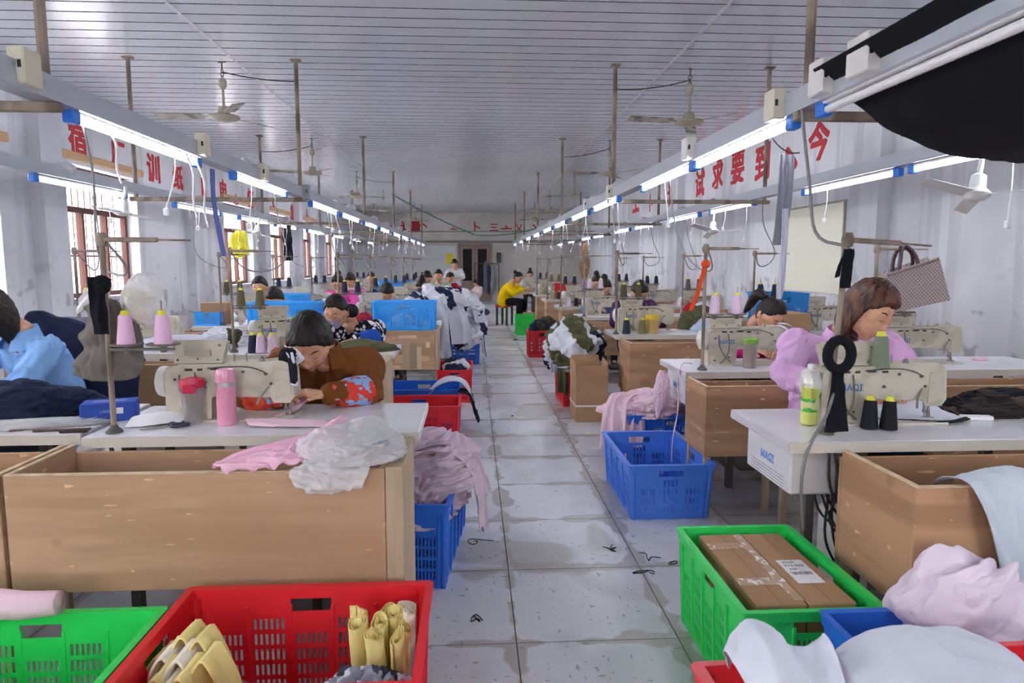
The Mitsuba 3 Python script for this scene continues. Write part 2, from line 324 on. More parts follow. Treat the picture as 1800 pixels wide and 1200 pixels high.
# red painted characters
GLYPH = json.loads('''{"宿":[[[[0,24],[0,27],[11,37],[18,47],[17,49],[6,49],[5,51],[5,69],[7,71],[39,71],[39,78],[50,80],[55,71],[91,70],[93,44],[91,42],[66,41],[66,38],[87,38],[88,36],[88,-12],[74,-12],[73,-10],[48,-10],[47,-12],[34,-12],[34,37],[52,38],[52,42],[30,43],[27,38],[27,-12],[14,-12],[14,19],[10,16],[6,16]],[[32,58],[36,55],[78,56],[77,59]],[[47,3],[74,2],[74,8],[47,8]],[[47,21],[74,20],[74,26],[47,26]],[[18,51],[20,51],[23,59],[18,59]]]],"厂":[[[[1,-10],[10,19],[12,73],[91,73],[93,71],[93,61],[89,59],[25,59],[24,21],[18,-5],[14,-12],[4,-12]]]],"训":[[[[78,74],[80,77],[90,77],[92,75],[92,-12],[78,-11]]],[[[59,71],[71,71],[70,-3],[59,-2]]],[[[1,37],[2,49],[26,49],[27,13],[32,16],[37,15],[38,75],[40,77],[51,76],[51,19],[47,-1],[42,-12],[29,-11],[28,-5],[20,-12],[14,-12],[12,-10],[10,-4],[14,1],[14,36]]],[[[6,69],[12,77],[16,77],[32,63],[33,57],[28,51],[24,51]]]],"纸":[[[[1,-1],[3,3],[6,4],[39,10],[39,17],[9,10],[5,10],[2,16],[2,21],[11,28],[15,34],[5,33],[1,45],[8,51],[22,80],[31,77],[33,72],[21,51],[21,48],[26,49],[32,59],[39,56],[39,68],[42,71],[65,74],[82,79],[85,79],[90,74],[90,67],[76,64],[76,43],[93,41],[93,31],[91,29],[77,28],[81,3],[84,3],[84,12],[86,14],[96,8],[94,-7],[91,-12],[75,-12],[70,-4],[65,-8],[53,-12],[38,-12],[36,-6],[39,-4],[38,-2],[4,-10]],[[52,3],[67,6],[64,29],[52,29]],[[52,43],[63,42],[63,61],[52,60]],[[26,28],[39,29],[39,45],[37,45]]]],"急":[[[[1,-7],[1,-4],[12,15],[21,13],[24,15],[24,17],[12,18],[13,29],[68,30],[67,31],[17,31],[15,33],[15,41],[17,43],[67,43],[68,45],[15,45],[8,42],[2,49],[2,52],[12,58],[30,80],[41,78],[41,72],[65,72],[68,70],[71,66],[66,57],[80,57],[82,54],[82,18],[93,0],[94,-7],[83,-11],[77,0],[75,-8],[71,-12],[26,-12],[22,-5],[21,3],[12,-12]],[[53,16],[62,5],[60,-1],[64,-1],[64,7],[66,9],[73,7],[71,10],[73,17]],[[30,58],[49,57],[51,59],[32,60]],[[33,16],[35,15],[35,-1],[49,-1],[47,4],[37,13],[37,17]]]],"电":[[[[10,5],[10,65],[40,65],[41,79],[54,78],[54,65],[85,65],[86,15],[95,11],[95,2],[92,-8],[88,-12],[46,-12],[41,-5],[40,11],[23,11],[21,5]],[[54,1],[56,-1],[80,-1],[82,11],[54,11]],[[54,25],[73,24],[73,32],[54,32]],[[54,46],[73,45],[73,52],[54,52]],[[23,25],[40,24],[40,32],[23,32]],[[40,51],[23,52],[23,45],[40,45]]]],"心":[[[[70,44],[78,48],[83,46],[95,14],[96,7],[94,5],[87,2],[83,3]]],[[[25,50],[28,53],[36,53],[39,51],[39,-1],[63,-1],[65,5],[65,17],[70,19],[78,15],[76,-5],[71,-12],[31,-12],[28,-10],[25,-2]]],[[[30,67],[30,70],[36,76],[40,76],[57,63],[67,51],[60,43],[58,43]]],[[[1,4],[7,23],[10,44],[21,44],[23,42],[22,31],[15,2],[14,0],[9,0]]]],"忆":[[[[0,31],[5,59],[7,61],[14,60],[15,79],[24,80],[27,78],[28,63],[34,63],[36,70],[86,70],[91,67],[90,61],[55,22],[47,11],[45,3],[48,1],[79,1],[81,7],[81,19],[85,21],[94,16],[91,-5],[87,-10],[82,-12],[46,-12],[37,-9],[32,-3],[32,9],[36,17],[67,57],[36,57],[41,42],[35,38],[30,38],[29,42],[27,42],[27,-12],[14,-12],[14,33],[12,33],[11,28],[6,28]]]],"字":[[[[4,15],[5,27],[41,27],[42,33],[50,38],[21,39],[18,45],[16,43],[6,43],[6,70],[40,70],[38,73],[39,78],[50,80],[56,70],[91,69],[91,44],[77,44],[59,28],[91,27],[92,15],[55,14],[55,-6],[52,-12],[27,-12],[25,-7],[26,-2],[41,-2],[41,14]],[[18,50],[21,52],[72,52],[77,47],[78,56],[19,57]]]],"到":[[[[63,-5],[64,0],[78,0],[78,77],[89,78],[91,75],[90,-7],[85,-12],[66,-12]]],[[[3,-3],[5,3],[25,7],[25,17],[7,17],[6,19],[6,27],[8,29],[25,29],[25,36],[10,35],[8,37],[6,46],[12,51],[17,60],[5,61],[4,72],[58,73],[59,71],[70,71],[71,8],[58,8],[59,2],[57,-1],[12,-10],[6,-10]],[[38,8],[51,11],[59,10],[59,37],[49,33],[46,39],[38,38],[38,29],[57,28],[57,18],[38,17]],[[47,61],[46,59],[59,44],[59,61]],[[26,50],[37,50],[33,57],[34,61],[31,60]]]],"要":[[[[2,16],[2,25],[4,27],[30,27],[31,29],[9,31],[9,60],[29,61],[30,62],[5,63],[5,75],[92,74],[91,63],[65,62],[66,61],[88,60],[87,30],[48,30],[46,28],[47,27],[92,27],[94,25],[93,15],[75,15],[67,4],[90,-4],[92,-8],[88,-12],[71,-12],[54,-6],[35,-12],[5,-12],[3,-8],[4,-3],[25,0],[15,3],[15,7],[21,15]],[[66,49],[65,42],[75,42],[75,49]],[[36,13],[52,8],[58,15],[38,15]],[[43,62],[51,61],[52,62],[44,63]],[[44,49],[43,42],[52,42],[52,49]],[[30,48],[21,49],[21,42],[30,42]]]],"求":[[[[1,2],[3,7],[29,21],[25,22],[19,32],[8,42],[8,45],[13,49],[5,50],[3,52],[3,61],[5,63],[41,63],[42,79],[54,79],[55,63],[66,63],[66,65],[58,69],[57,72],[63,79],[66,79],[83,69],[85,63],[93,62],[93,51],[85,50],[89,46],[88,41],[71,24],[83,10],[96,3],[96,0],[89,-8],[79,-4],[70,3],[56,20],[55,-3],[52,-12],[26,-12],[25,-10],[24,-4],[26,-2],[41,-3],[41,12],[10,-6],[7,-6]],[[57,50],[61,36],[63,35],[76,49]],[[20,49],[36,31],[36,28],[30,22],[41,27],[41,50]]]],"试":[[[[2,37],[3,49],[27,49],[28,10],[36,14],[40,6],[43,6],[43,25],[35,25],[33,27],[33,36],[35,38],[63,38],[62,46],[32,46],[30,48],[30,54],[26,52],[23,53],[9,68],[9,72],[17,78],[33,63],[33,59],[61,59],[61,77],[63,79],[73,79],[75,77],[82,78],[93,64],[95,47],[76,46],[77,25],[81,4],[84,6],[84,13],[86,15],[96,9],[92,-10],[90,-12],[75,-12],[68,1],[38,-9],[35,-9],[31,-3],[20,-12],[15,-12],[11,-6],[11,-2],[15,3],[15,36]],[[76,65],[75,59],[80,59],[79,63]],[[56,11],[66,12],[64,25],[56,25]]]],"讠":[[[[1,48],[25,49],[22,56],[9,69],[9,72],[12,75],[20,77],[37,58],[30,50],[34,49],[35,47],[35,11],[47,16],[50,10],[50,4],[27,-12],[21,-12],[16,-5],[21,3],[21,36],[2,36]]]],"丶":[[[[23,48],[23,52],[30,58],[33,58],[55,41],[72,24],[72,20],[64,13],[61,13],[45,31]]]],"量":[[[[2,-12],[2,-2],[10,-1],[10,8],[13,9],[12,38],[2,39],[2,48],[14,49],[14,75],[81,76],[82,49],[94,48],[94,39],[85,38],[84,10],[87,7],[87,-1],[94,-2],[95,-11]]]],"亠":[[[[2,56],[4,58],[43,58],[35,70],[35,74],[41,78],[46,78],[59,58],[93,58],[94,46],[3,45]]]],"卜":[[[[33,78],[45,79],[47,76],[47,49],[89,28],[89,24],[84,16],[80,16],[65,26],[47,34],[47,-12],[33,-12]]]],"三":[[[[4,-8],[3,3],[5,5],[91,5],[93,3],[92,-8]]],[[[9,69],[86,70],[87,58],[10,57]]],[[[15,37],[79,38],[80,27],[78,25],[16,25]]]],"乂":[[[[0,-6],[2,-2],[23,5],[37,15],[23,39],[14,65],[15,71],[27,72],[36,43],[48,26],[53,31],[61,45],[69,71],[75,73],[83,70],[83,65],[74,40],[59,15],[67,8],[79,2],[95,-2],[96,-7],[92,-12],[74,-11],[58,-3],[48,5],[19,-12],[5,-12]]]],"今":[[[[0,41],[1,44],[13,49],[32,63],[46,80],[56,77],[57,70],[68,60],[96,43],[89,33],[84,33],[63,47],[50,60],[43,56],[63,39],[63,32],[79,32],[85,29],[85,24],[57,-12],[42,-12],[41,-8],[58,11],[62,19],[14,19],[12,22],[12,29],[14,32],[49,32],[47,36],[39,41],[34,47],[11,32],[7,32]]]]}''')
RED = mat('red_paint', 'ab363c', rough=.7, spec=.2)
def glyph(ch, h):
    """in (x, z), about h tall, centred, thickness along y"""
    ps = [Polygon(p[0], p[1:]).buffer(0) for p in GLYPH[ch]]
    g = union_all(ps)
    b = g.bounds
    g = affinity.translate(g, -(b[0] + b[2]) / 2, -(b[1] + b[3]) / 2)
    s = h / max(b[3] - b[1], .6 * (b[2] - b[0]))
    m = xpoly(affinity.scale(g, s, s, origin=(0, 0)), .004)
    return tri(np.column_stack([m.vertices[:, 0], -m.vertices[:, 2], m.vertices[:, 1]]), m.faces)
for ch, y, z, h, nm in (('宿', 7.72, 2.70, .34, 'first'), ('厂', 8.55, 2.66, .30, 'second'), ('训', 9.45, 2.62, .36, 'third'), ('纸', 10.2, 2.60, .34, 'fourth'), ('急', 10.95, 2.6, .38, 'fifth'), ('电', 12.0, 2.6, .36, 'sixth'), ('心', 12.6, 2.5, .2, 'seventh'),
                    ('忆', 13.4, 2.6, .36, 'eighth'), ('亠', 14.9, 2.58, .3, 'ninth'), ('急', 16.4, 2.56, .36, 'tenth'), ('卜', 17.9, 2.56, .36, 'eleventh')):
    m = mv(glyph(ch, h), rz=90); m.apply_translation([XL + .002, y, z])
    struct('painted_character', mikit.ply(m, RED), wl, f'red painted character on the left wall, {nm} from the near end')
for ch, y, z, h, nm in (('今', 7.69, 2.76, .46, 'first'), ('丶', 8.35, 2.66, .3, 'second'), ('到', 9.2, 2.73, .48, 'third'), ('要', 10.07, 2.79, .48, 'fourth'), ('求', 10.9, 2.79, .46, 'fifth'), ('试', 11.75, 2.75, .46, 'sixth'), ('讠', 13.6, 2.72, .46, 'seventh'),
                    ('卜', 15.0, 2.7, .4, 'eighth'), ('亠', 16.4, 2.7, .4, 'ninth')):
    m = mv(glyph(ch, h), rz=-90); m.apply_translation([XR - .002, y, z])
    struct('painted_character', mikit.ply(m, RED), wr, f'red painted character on the right wall, {nm} from the near end')
for ch, x, z, h in (('丶', -2.97, 2.74, .2), ('讠', -2.45, 2.66, .36), ('量', -2.03, 2.66, .40), ('丶', -1.7, 2.7, .16), ('亠', -.68, 2.6, .16), ('卜', .15, 2.66, .36), ('三', .75, 2.64, .26), ('亠', 1.2, 2.64, .24), ('乂', 1.65, 2.63, .26), ('丶', 2.2, 2.68, .16)):
    m = glyph(ch, h); m.apply_translation([x, YB - .002, z])
    struct('painted_character', mikit.ply(m, RED), wb)

# ---------------------------------------------------------------- overhead trunking, poles, tubes
ALU = mat('aluminium', 'b4b8c0', rough=.38, metal=.55)
RUST = mat('pole_steel', lambda p, n, uv: mix(lin('8a7c6e'), lin('5f5449'), smoothstep(.4, .65, fbm(p.x * 14, p.y * 14, p.z * 5, octaves=3))), rough=.6, spec=.35)
ROWS = {'left aisle': -1.54, 'right aisle': 1.29, 'left wall': -2.97, 'right wall': 2.71}
POLE_Y = [2.65 + 3.67 * i for i in range(6)]
prof = [(-.045, .0), (.045, .0), (.045, .085), (.03, .085), (.03, .075), (-.03, .075), (-.03, .085), (-.045, .085)]
for nm, x in ROWS.items():
    ztop = 1.96 if abs(x) < 2 else 1.985
    m = bevel_extrude(prof, -2.4, 22.6, .002)
    m.apply_translation([x, 0, ztop])
    single('cable_trunking', f'long grey metal trunking carrying tube lights over the {nm} row', 'trunking', mikit.ply(m, ALU))
for nm, x in ROWS.items():
    for i, y in enumerate(POLE_Y):
        if i == 0 and abs(x) > 2: continue
        t = thing('hanger_pole', f'rusty hanger pole over the {nm} row, {ORD[i]} from the near end', 'pole')
        part(t, 'pole', mikit.ply(rod((x, y, 1.93), (x, y, ZC), .019, 8), RUST))
        part(t, 'flange', mikit.ply(bx(x - .045, x + .045, y - .03, y + .03, ZC - .012, ZC, .003), RUST))
for i, y in enumerate(POLE_Y):
    if i == 0: spans = (('left', XL, -1.49), ('right', 1.24, XR - .0))
    else: spans = (('left', -3.02, -1.49), ('right', 1.24, 2.76))
    for side, a, b in spans:
        single('cross_pipe', f'brown steel cross pipe of the {side} side at the {ORD[i]} hanger pole', 'pipe', mikit.ply(bx(a, b, y - .018, y + .018, 1.925, 1.96, .004), RUST))
single('cross_pipe', 'long thin conduit crossing the aisle high up near the back wall', 'pipe', mikit.ply(rod((XL, 21.3, 2.33), (XR, 21.3, 2.36), .018, 6), C('6f7671', 'matt')))

BLUE_CAP = C('1f6fd0', 'plastic')
def tubelamp(nm, x, y0, y1, lit=True, idx=0):
    z = 1.935 if abs(x) < 2 else 1.95
    t = thing('tube_light', f'{"lit" if lit else "unlit"} fluorescent tube under the {nm} trunking, {ORD[idx]} from the near end', 'light')
    m = tube([(x, y0 + .03, z), (x, y1 - .03, z)], .0145, 10)
    s = mikit.ply(m, C('f4f4f4', 'plastic'), smooth=40)
    if lit: s = {**mikit.ply(m, C('f4f4f4', 'plastic')), 'emitter': {'type': 'area', 'radiance': {'type': 'rgb', 'value': list(TUBE)}}}
    part(t, 'tube', s)
    for y in (y0, y1):
        part(t, 'end_cap', mikit.ply(bx(x - .02, x + .02, y - .03, y + .03, z - .022, z + .03, .004), BLUE_CAP))
    part(t, 'batten', mikit.ply(bx(x - .022, x + .022, y0 + .03, y1 - .03, z + .0185, z + .032, .003), C('e6e6e8', 'plastic')))
LAMPS = {'left aisle': [(-1.9, -.7), (.1, 1.3), (2.8, 4.0), (4.58, 5.8), (6.7, 7.9), (8.2, 9.4), (9.9, 11.1), (11.5, 12.7), (13.4, 14.6), (15.0, 16.2), (17.0, 18.2), (18.9, 20.1), (20.6, 21.8)],
         'right aisle': [(-1.9, -.7), (.0, 1.2), (1.32, 2.52), (2.76, 3.95), (4.02, 5.2), (6.07, 7.27), (7.65, 8.85), (9.5, 10.7), (11.2, 12.4), (13.2, 14.4), (15.2, 16.4), (17.5, 18.7), (20.2, 21.4)],
         'left wall': [(-.6, .6), (1.8, 3.0), (4.9, 6.1), (7.1, 8.3), (9.0, 10.2), (10.6, 11.8), (12.6, 13.8), (14.8, 16.0), (17.2, 18.4), (19.6, 20.8)],
         'right wall': [(-.6, .6), (1.3, 2.5), (2.95, 4.15), (4.3, 5.53), (6.55, 7.75), (8.15, 9.4), (10.2, 11.4), (11.8, 13.0), (14.1, 15.3), (15.7, 16.9), (18.2, 19.4), (20.6, 21.8)]}
for nm, ls in LAMPS.items():
    for i, (a, b) in enumerate(ls): tubelamp(nm, ROWS[nm], a, b, not (nm == 'right aisle' and i == 2), i)

# ---------------------------------------------------------------- furniture materials
def f_ply(c1, c2, s=1.0):
    def f(p, n, uv):
        u = p.x + p.y
        g = fbm(u * 1.6 * s, p.z * 16 * s, 4.0, octaves=4)
        big = fbm(u * 1.1, p.z * 2.2, 8.0, octaves=3)
        c = mix(lin(c1), lin(c2), smoothstep(.3, .72, g))
        c = mix(c, lin('9a7c5e'), smoothstep(.5, .8, big) * .4)
        kn = smoothstep(.90, .95, noise(u * 6, p.z * 8, 2.0))
        c = mix(c, lin('7d5c3e'), kn * .35)
        return mix(c, lin('dcbb8e'), smoothstep(.935, .95, noise(u * 16, p.z * 60, 6.0)) * .6)
    return f
PLY1 = mat('plywood_tan', f_ply('b9967a', 'a68468'), rough=.6, spec=.25)
PLY2 = mat('plywood_red', f_ply('b38c6d', '9c775a'), rough=.6, spec=.25)
PLY3 = mat('plywood_dark', f_ply('a68163', '8d6b50'), rough=.6, spec=.25)
EDGE = mat('plywood_edge', lambda p, n, uv: mix(lin('d9c3a2'), lin('9d8467'), fbm(p.x * 30, p.y * 30, p.z * 60, octaves=2)), rough=.7, spec=.2)
POST = mat('pale_board', lambda p, n, uv: mix(lin('b9a58c'), lin('97836c'), fbm(p.x * 40, p.y * 40, p.z * 3, octaves=3)), rough=.65, spec=.2)
TOP = mat('tabletop_laminate', lambda p, n, uv: mix(lin('d8d7db'), lin('c3c2c8'), fbm(p.x * 5, p.y * 5, 1.0, octaves=3)), rough=.28, spec=.45)
TOPEDGE = C('c6c1b6', 'plastic')
STEEL = C('8e8c88', 'metal')
DKSTEEL = C('55524e', 'matt')
BLACK = C('1b1c1f', 'plastic')
WHITE = C('e6e6e4', 'plastic')

def table(x0, x1, y, label, group='sewing tables'):
    """top from y to y + .57 at z .74"""
    t = thing('sewing_table', label, 'table', group)
    part(t, 'tabletop', mikit.ply(bx(x0, x1, y + .004, y + .57, .70, .74, .005), TOP))
    part(t, 'edge_strip', mikit.ply(bx(x0, x1, y, y + .004, .70, .738), TOPEDGE))
    for xx in ((x0 + .12, x1 - .42) if x0 < 0 else (x0 + .32, x1 - .12)):
        for yy in (y + .1, y + .47):
            part(t, 'leg', mikit.ply(bx(xx - .02, xx + .02, yy - .02, yy + .02, .0, .70, .003), DKSTEEL))
        part(t, 'foot_rail', mikit.ply(bx(xx - .02, xx + .02, y + .12, y + .45, .12, .155, .003), DKSTEEL))
    part(t, 'treadle', mikit.ply(bx((x0 + x1) / 2 - .18, (x0 + x1) / 2 + .18, y + .2, y + .48, .07, .095, .004), DKSTEEL))
    return t

def bin_(x0, x1, y0, y1, label, m=None, z0=.33, z1=.72, th=.018, post=0, left_post=False):
    """an open plywood trough hung in front of a table"""
    m = m or PLY1
    t = thing('plywood_bin', label, 'wooden bin', 'plywood bins')
    part(t, 'front_panel', mikit.ply(bx(x0, x1, y0, y0 + th, z0, z1 - .004, .002), m))
    part(t, 'back_panel', mikit.ply(bx(x0, x1, y1 - th, y1, z0, z1 - .03, .002), m))
    part(t, 'side_panel', mikit.ply(bx(x0, x0 + th, y0 + th, y1 - th, z0, z1 - .004, .002), m))
    part(t, 'side_panel', mikit.ply(bx(x1 - th, x1, y0 + th, y1 - th, z0, z1 - .004, .002), m))
    part(t, 'bottom_panel', mikit.ply(bx(x0 + th, x1 - th, y0 + th, y1 - th, z0, z0 + th), m))
    part(t, 'rim_strip', mikit.ply(cat(bx(x0, x1, y0, y0 + th, z1 - .004, z1), bx(x0, x0 + th, y0 + th, y1 - th, z1 - .004, z1), bx(x1 - th, x1, y0 + th, y1 - th, z1 - .004, z1)), EDGE))
    if post: part(t, 'end_board', mikit.ply(bx(x1 + .002, x1 + post, y0 - .004, y1, 0, z1 + .006, .003), POST))
    else:
        for xx in (x0 + .01, x1 - .05):
            for yy in (y0 + .02, y1 - .05):
                part(t, 'leg', mikit.ply(bx(xx, xx + .035, yy, yy + .03, 0, z0, .002), POST))
    return t

# ---- lockstitch machine: x from 0 (hand wheel side) to .5 (needle side), seen from its back at -y
IVORY = mat('machine_enamel', lambda p, n, uv: mix(lin('bdb6a7'), lin('a59e8e'), smoothstep(.4, .75, fbm(p.x * 12, p.y * 12, p.z * 12, octaves=3))), rough=.35, spec=.45)
IVORY2 = C('b3ac9d', 'plastic')
def arc(cx, cz, r, a0, a1, n=6): return [(cx + r * math.cos(a), cz + r * math.sin(a)) for a in np.radians(np.linspace(a0, a1, n))]
body_pts = [(0, .0), (0, .185)] + arc(.03, .185, .03, 180, 90) + [(.36, .225), (.42, .232)] + arc(.45, .197, .035, 90, 0) + [(.49, .10), (.478, .082), (.425, .082), (.415, .10)] + arc(.39, .125, .02, -40, -90, 4) \
    + [(.20, .112)] + arc(.185, .085, .027, 90, 180, 5) + [(.155, .0)]
m_body = bevel_extrude(body_pts, -.055, .055, .012)
m_bed = cat(bx(.0, .5, -.085, .085, -.004, .008, .003))
def m_wheel(): return mv(lathe([(.018, -.03), (.05, -.028), (.062, -.018), (.064, .0), (.06, .015), (.045, .022), (.03, .03), (.012, .032)], 24), ry=-90, x=-.035, z=.155)
m_panel = mv(bevel_extrude([(.02, 0), (.20, 0), (.215, .085), (.005, .085)], -.018, .018, .006), y=.0, z=.232, rx=-14)
m_panel_screws = cat([mv(lathe([(.004, 0), (.004, .003)], 8), rx=90, x=x, y=-.021, z=z) for x, z in ((.03, .245), (.19, .245), (.02, .305), (.2, .305), (.11, .25))])
m_label = bx(.06, .16, -.021, -.018, .262, .285)
m_screws = cat([mv(lathe([(.006, 0), (.006, .004), (.003, .005)], 8), rx=90, x=x, y=-.055, z=z) for x, z in ((.39, .19), (.44, .165), (.44, .135), (.41, .15), (.24, .15), (.3, .2), (.03, .03), (.03, .17), (.12, .05))])
m_slots = cat([bx(x, x + w, -.057, -.054, z, z + .009) for x, w, z in ((.07, .03, .205), (.12, .02, .205), (.17, .035, .208), (.23, .025, .205))])
m_face = mv(bevel_extrude([(.425, .085), (.487, .105), (.483, .2), (.43, .205)], -.06, -.055, .002))
m_bar = cat(rod((.452, 0, .085), (.452, 0, .035), .006, 8), rod((.468, 0, .09), (.468, 0, .03), .005, 8), rod((.452, 0, .04), (.452, 0, .004), .0022, 6), bx(.445, .46, -.006, .006, .032, .046, .002))
m_foot = cat(bx(.448, .488, -.012, .012, .009, .013, .001), bx(.462, .474, -.006, .006, .012, .034, .001))
m_lever = tube(spline([(.40, -.058, .14), (.37, -.075, .10), (.36, -.09, .07)], 8), .005, 6)
m_thread = cat(tube(spline([(.05, -.062, .19), (.055, -.066, .12), (.09, -.064, .06), (.13, -.063, .02)], 10), .0035, 5), tube(spline([(.11, -.06, .2), (.115, -.066, .12), (.10, -.064, .05), (.06, -.063, .012)], 10), .003, 5),
               tube(spline([(.16, -.058, .215), (.26, -.06, .222), (.36, -.059, .21), (.40, -.059, .19)], 10), .0025, 5))
m_rail = cat(rod((.25, -.0, .235), (.25, 0, .265), .003, 6), rod((.3, 0, .235), (.3, 0, .27), .003, 6), mv(lathe([(.012, 0), (.012, .012), (.004, .02)], 10), x=.36, z=.235))
m_logo = mv(meshkit.text_mesh('MAQI', .026, .0015, bold=True), rx=90, x=.055, y=-.0555, z=.135)
m_motor = mv(lathe([(.02, -.1), (.055, -.095), (.06, -.05), (.06, .05), (.05, .07), (.02, .075)], 18), ry=90, x=.1, y=.02, z=-.12)
MACHINE = proto(('body', m_body, IVORY, 35), ('bed', m_bed, C('b7b3aa', 'plastic')), ('hand_wheel', m_wheel(), C('d5d3cd', 'plastic'), 35), ('control_panel', m_panel, IVORY2, 30), ('control_panel__panel_label', m_label, C('a8a294', 'matt')),
                ('screws', cat(m_screws, m_panel_screws), DKSTEEL), ('thread_slots', m_slots, BLACK), ('face_plate', m_face, IVORY2, 30), ('needle_bar', m_bar, STEEL, 40), ('needle_bar__presser_foot', m_foot, STEEL), ('lift_lever', m_lever, STEEL, 40),
                ('cable', m_thread, C('4a4946', 'plastic'), 40), ('thread_guide', m_rail, STEEL, 40), ('lettering', m_logo, C('4d6f9d', 'plastic')), ('motor', m_motor, C('c9c8c4', 'plastic'), 35))
FARMACHINE = [p for p in MACHINE if p[0] in ('body', 'bed', 'hand_wheel', 'control_panel', 'screws', 'thread_slots', 'face_plate', 'needle_bar', 'cable', 'lettering')]
def machine(x, y, label, far=False, s=1.0, rz=0):
    t = thing('sewing_machine', label, 'sewing machine', 'industrial sewing machines')
    put(FARMACHINE if far else MACHINE, t, at(x, y, .7425, rz, s))
    return t

# ---- thread stands and cones
m_spole = cat(rod((0, 0, 0), (0, 0, .74), .0105, 8))
m_sbase = cat(lathe([(.03, 0), (.03, .006), (.015, .02), (.012, .03)], 12))
m_sarm = cat(bx(-.02, .20, -.012, .012, .715, .733, .003), rod((.2, 0, .724), (.32, 0, .722), .004, 6), mv(lathe([(.019, .0), (.021, .03), (.015, .05)], 10), z=.70))
m_splate = cat(bx(-.0, .24, -.008, .008, .312, .322), *[mv(lathe([(.01, -.02), (.012, 0), (.058, .008), (.06, .014), (.0, .012)], 18, cap=False), x=x, z=.325) for x in (.065, .2)])
m_spin = cat(*[rod((x, 0, .335), (x, 0, .50), .003, 5) for x in (.065, .2)])
STAND = proto(('pole', m_spole, RUST, 40), ('base', m_sbase, DKSTEEL, 40), ('guide_arm', m_sarm, RUST), ('spool_plate', m_splate, C('6d6760', 'matt'), 30), ('spool_plate__spool_pin', rod((.065, 0, .335), (.065, 0, .50), .003, 5), STEEL), ('spool_plate__spool_pin', rod((.2, 0, .335), (.2, 0, .50), .003, 5), STEEL))
def stand(x, y, label, rz=0, ry=0, s=1.0, plate=True):
    t = thing('thread_stand', label, 'thread stand', 'thread stands')
    put([q for q in STAND if plate or not q[0].startswith('spool')], t, at(x, y, .7415, rz, s, ry=ry))
    return t
m_cone = lathe([(.036, 0), (.037, .004), (.026, .118), (.022, .124)], 18)
m_tip = lathe([(.0215, .1245), (.018, .128), (.014, .142), (.010, .143)], 12)
m_foot_c = lathe([(.037, -.002), (.037, .008)], 14)
CONES = {}
def cone(x, y, z, col, label, group, s=1.0, base=None):
    if col not in CONES: CONES[col] = [mikit.ply(m_cone, C(col, 'matt'), smooth=40), mikit.ply(m_tip, C('d9d43a', 'plastic'), smooth=40)]
    t = thing('thread_cone', label, 'thread cone', group)
    part(t, 'thread', CONES[col][0], at(x, y, z, 0, s)); part(t, 'tip', CONES[col][1], at(x, y, z, 0, s))
    return t

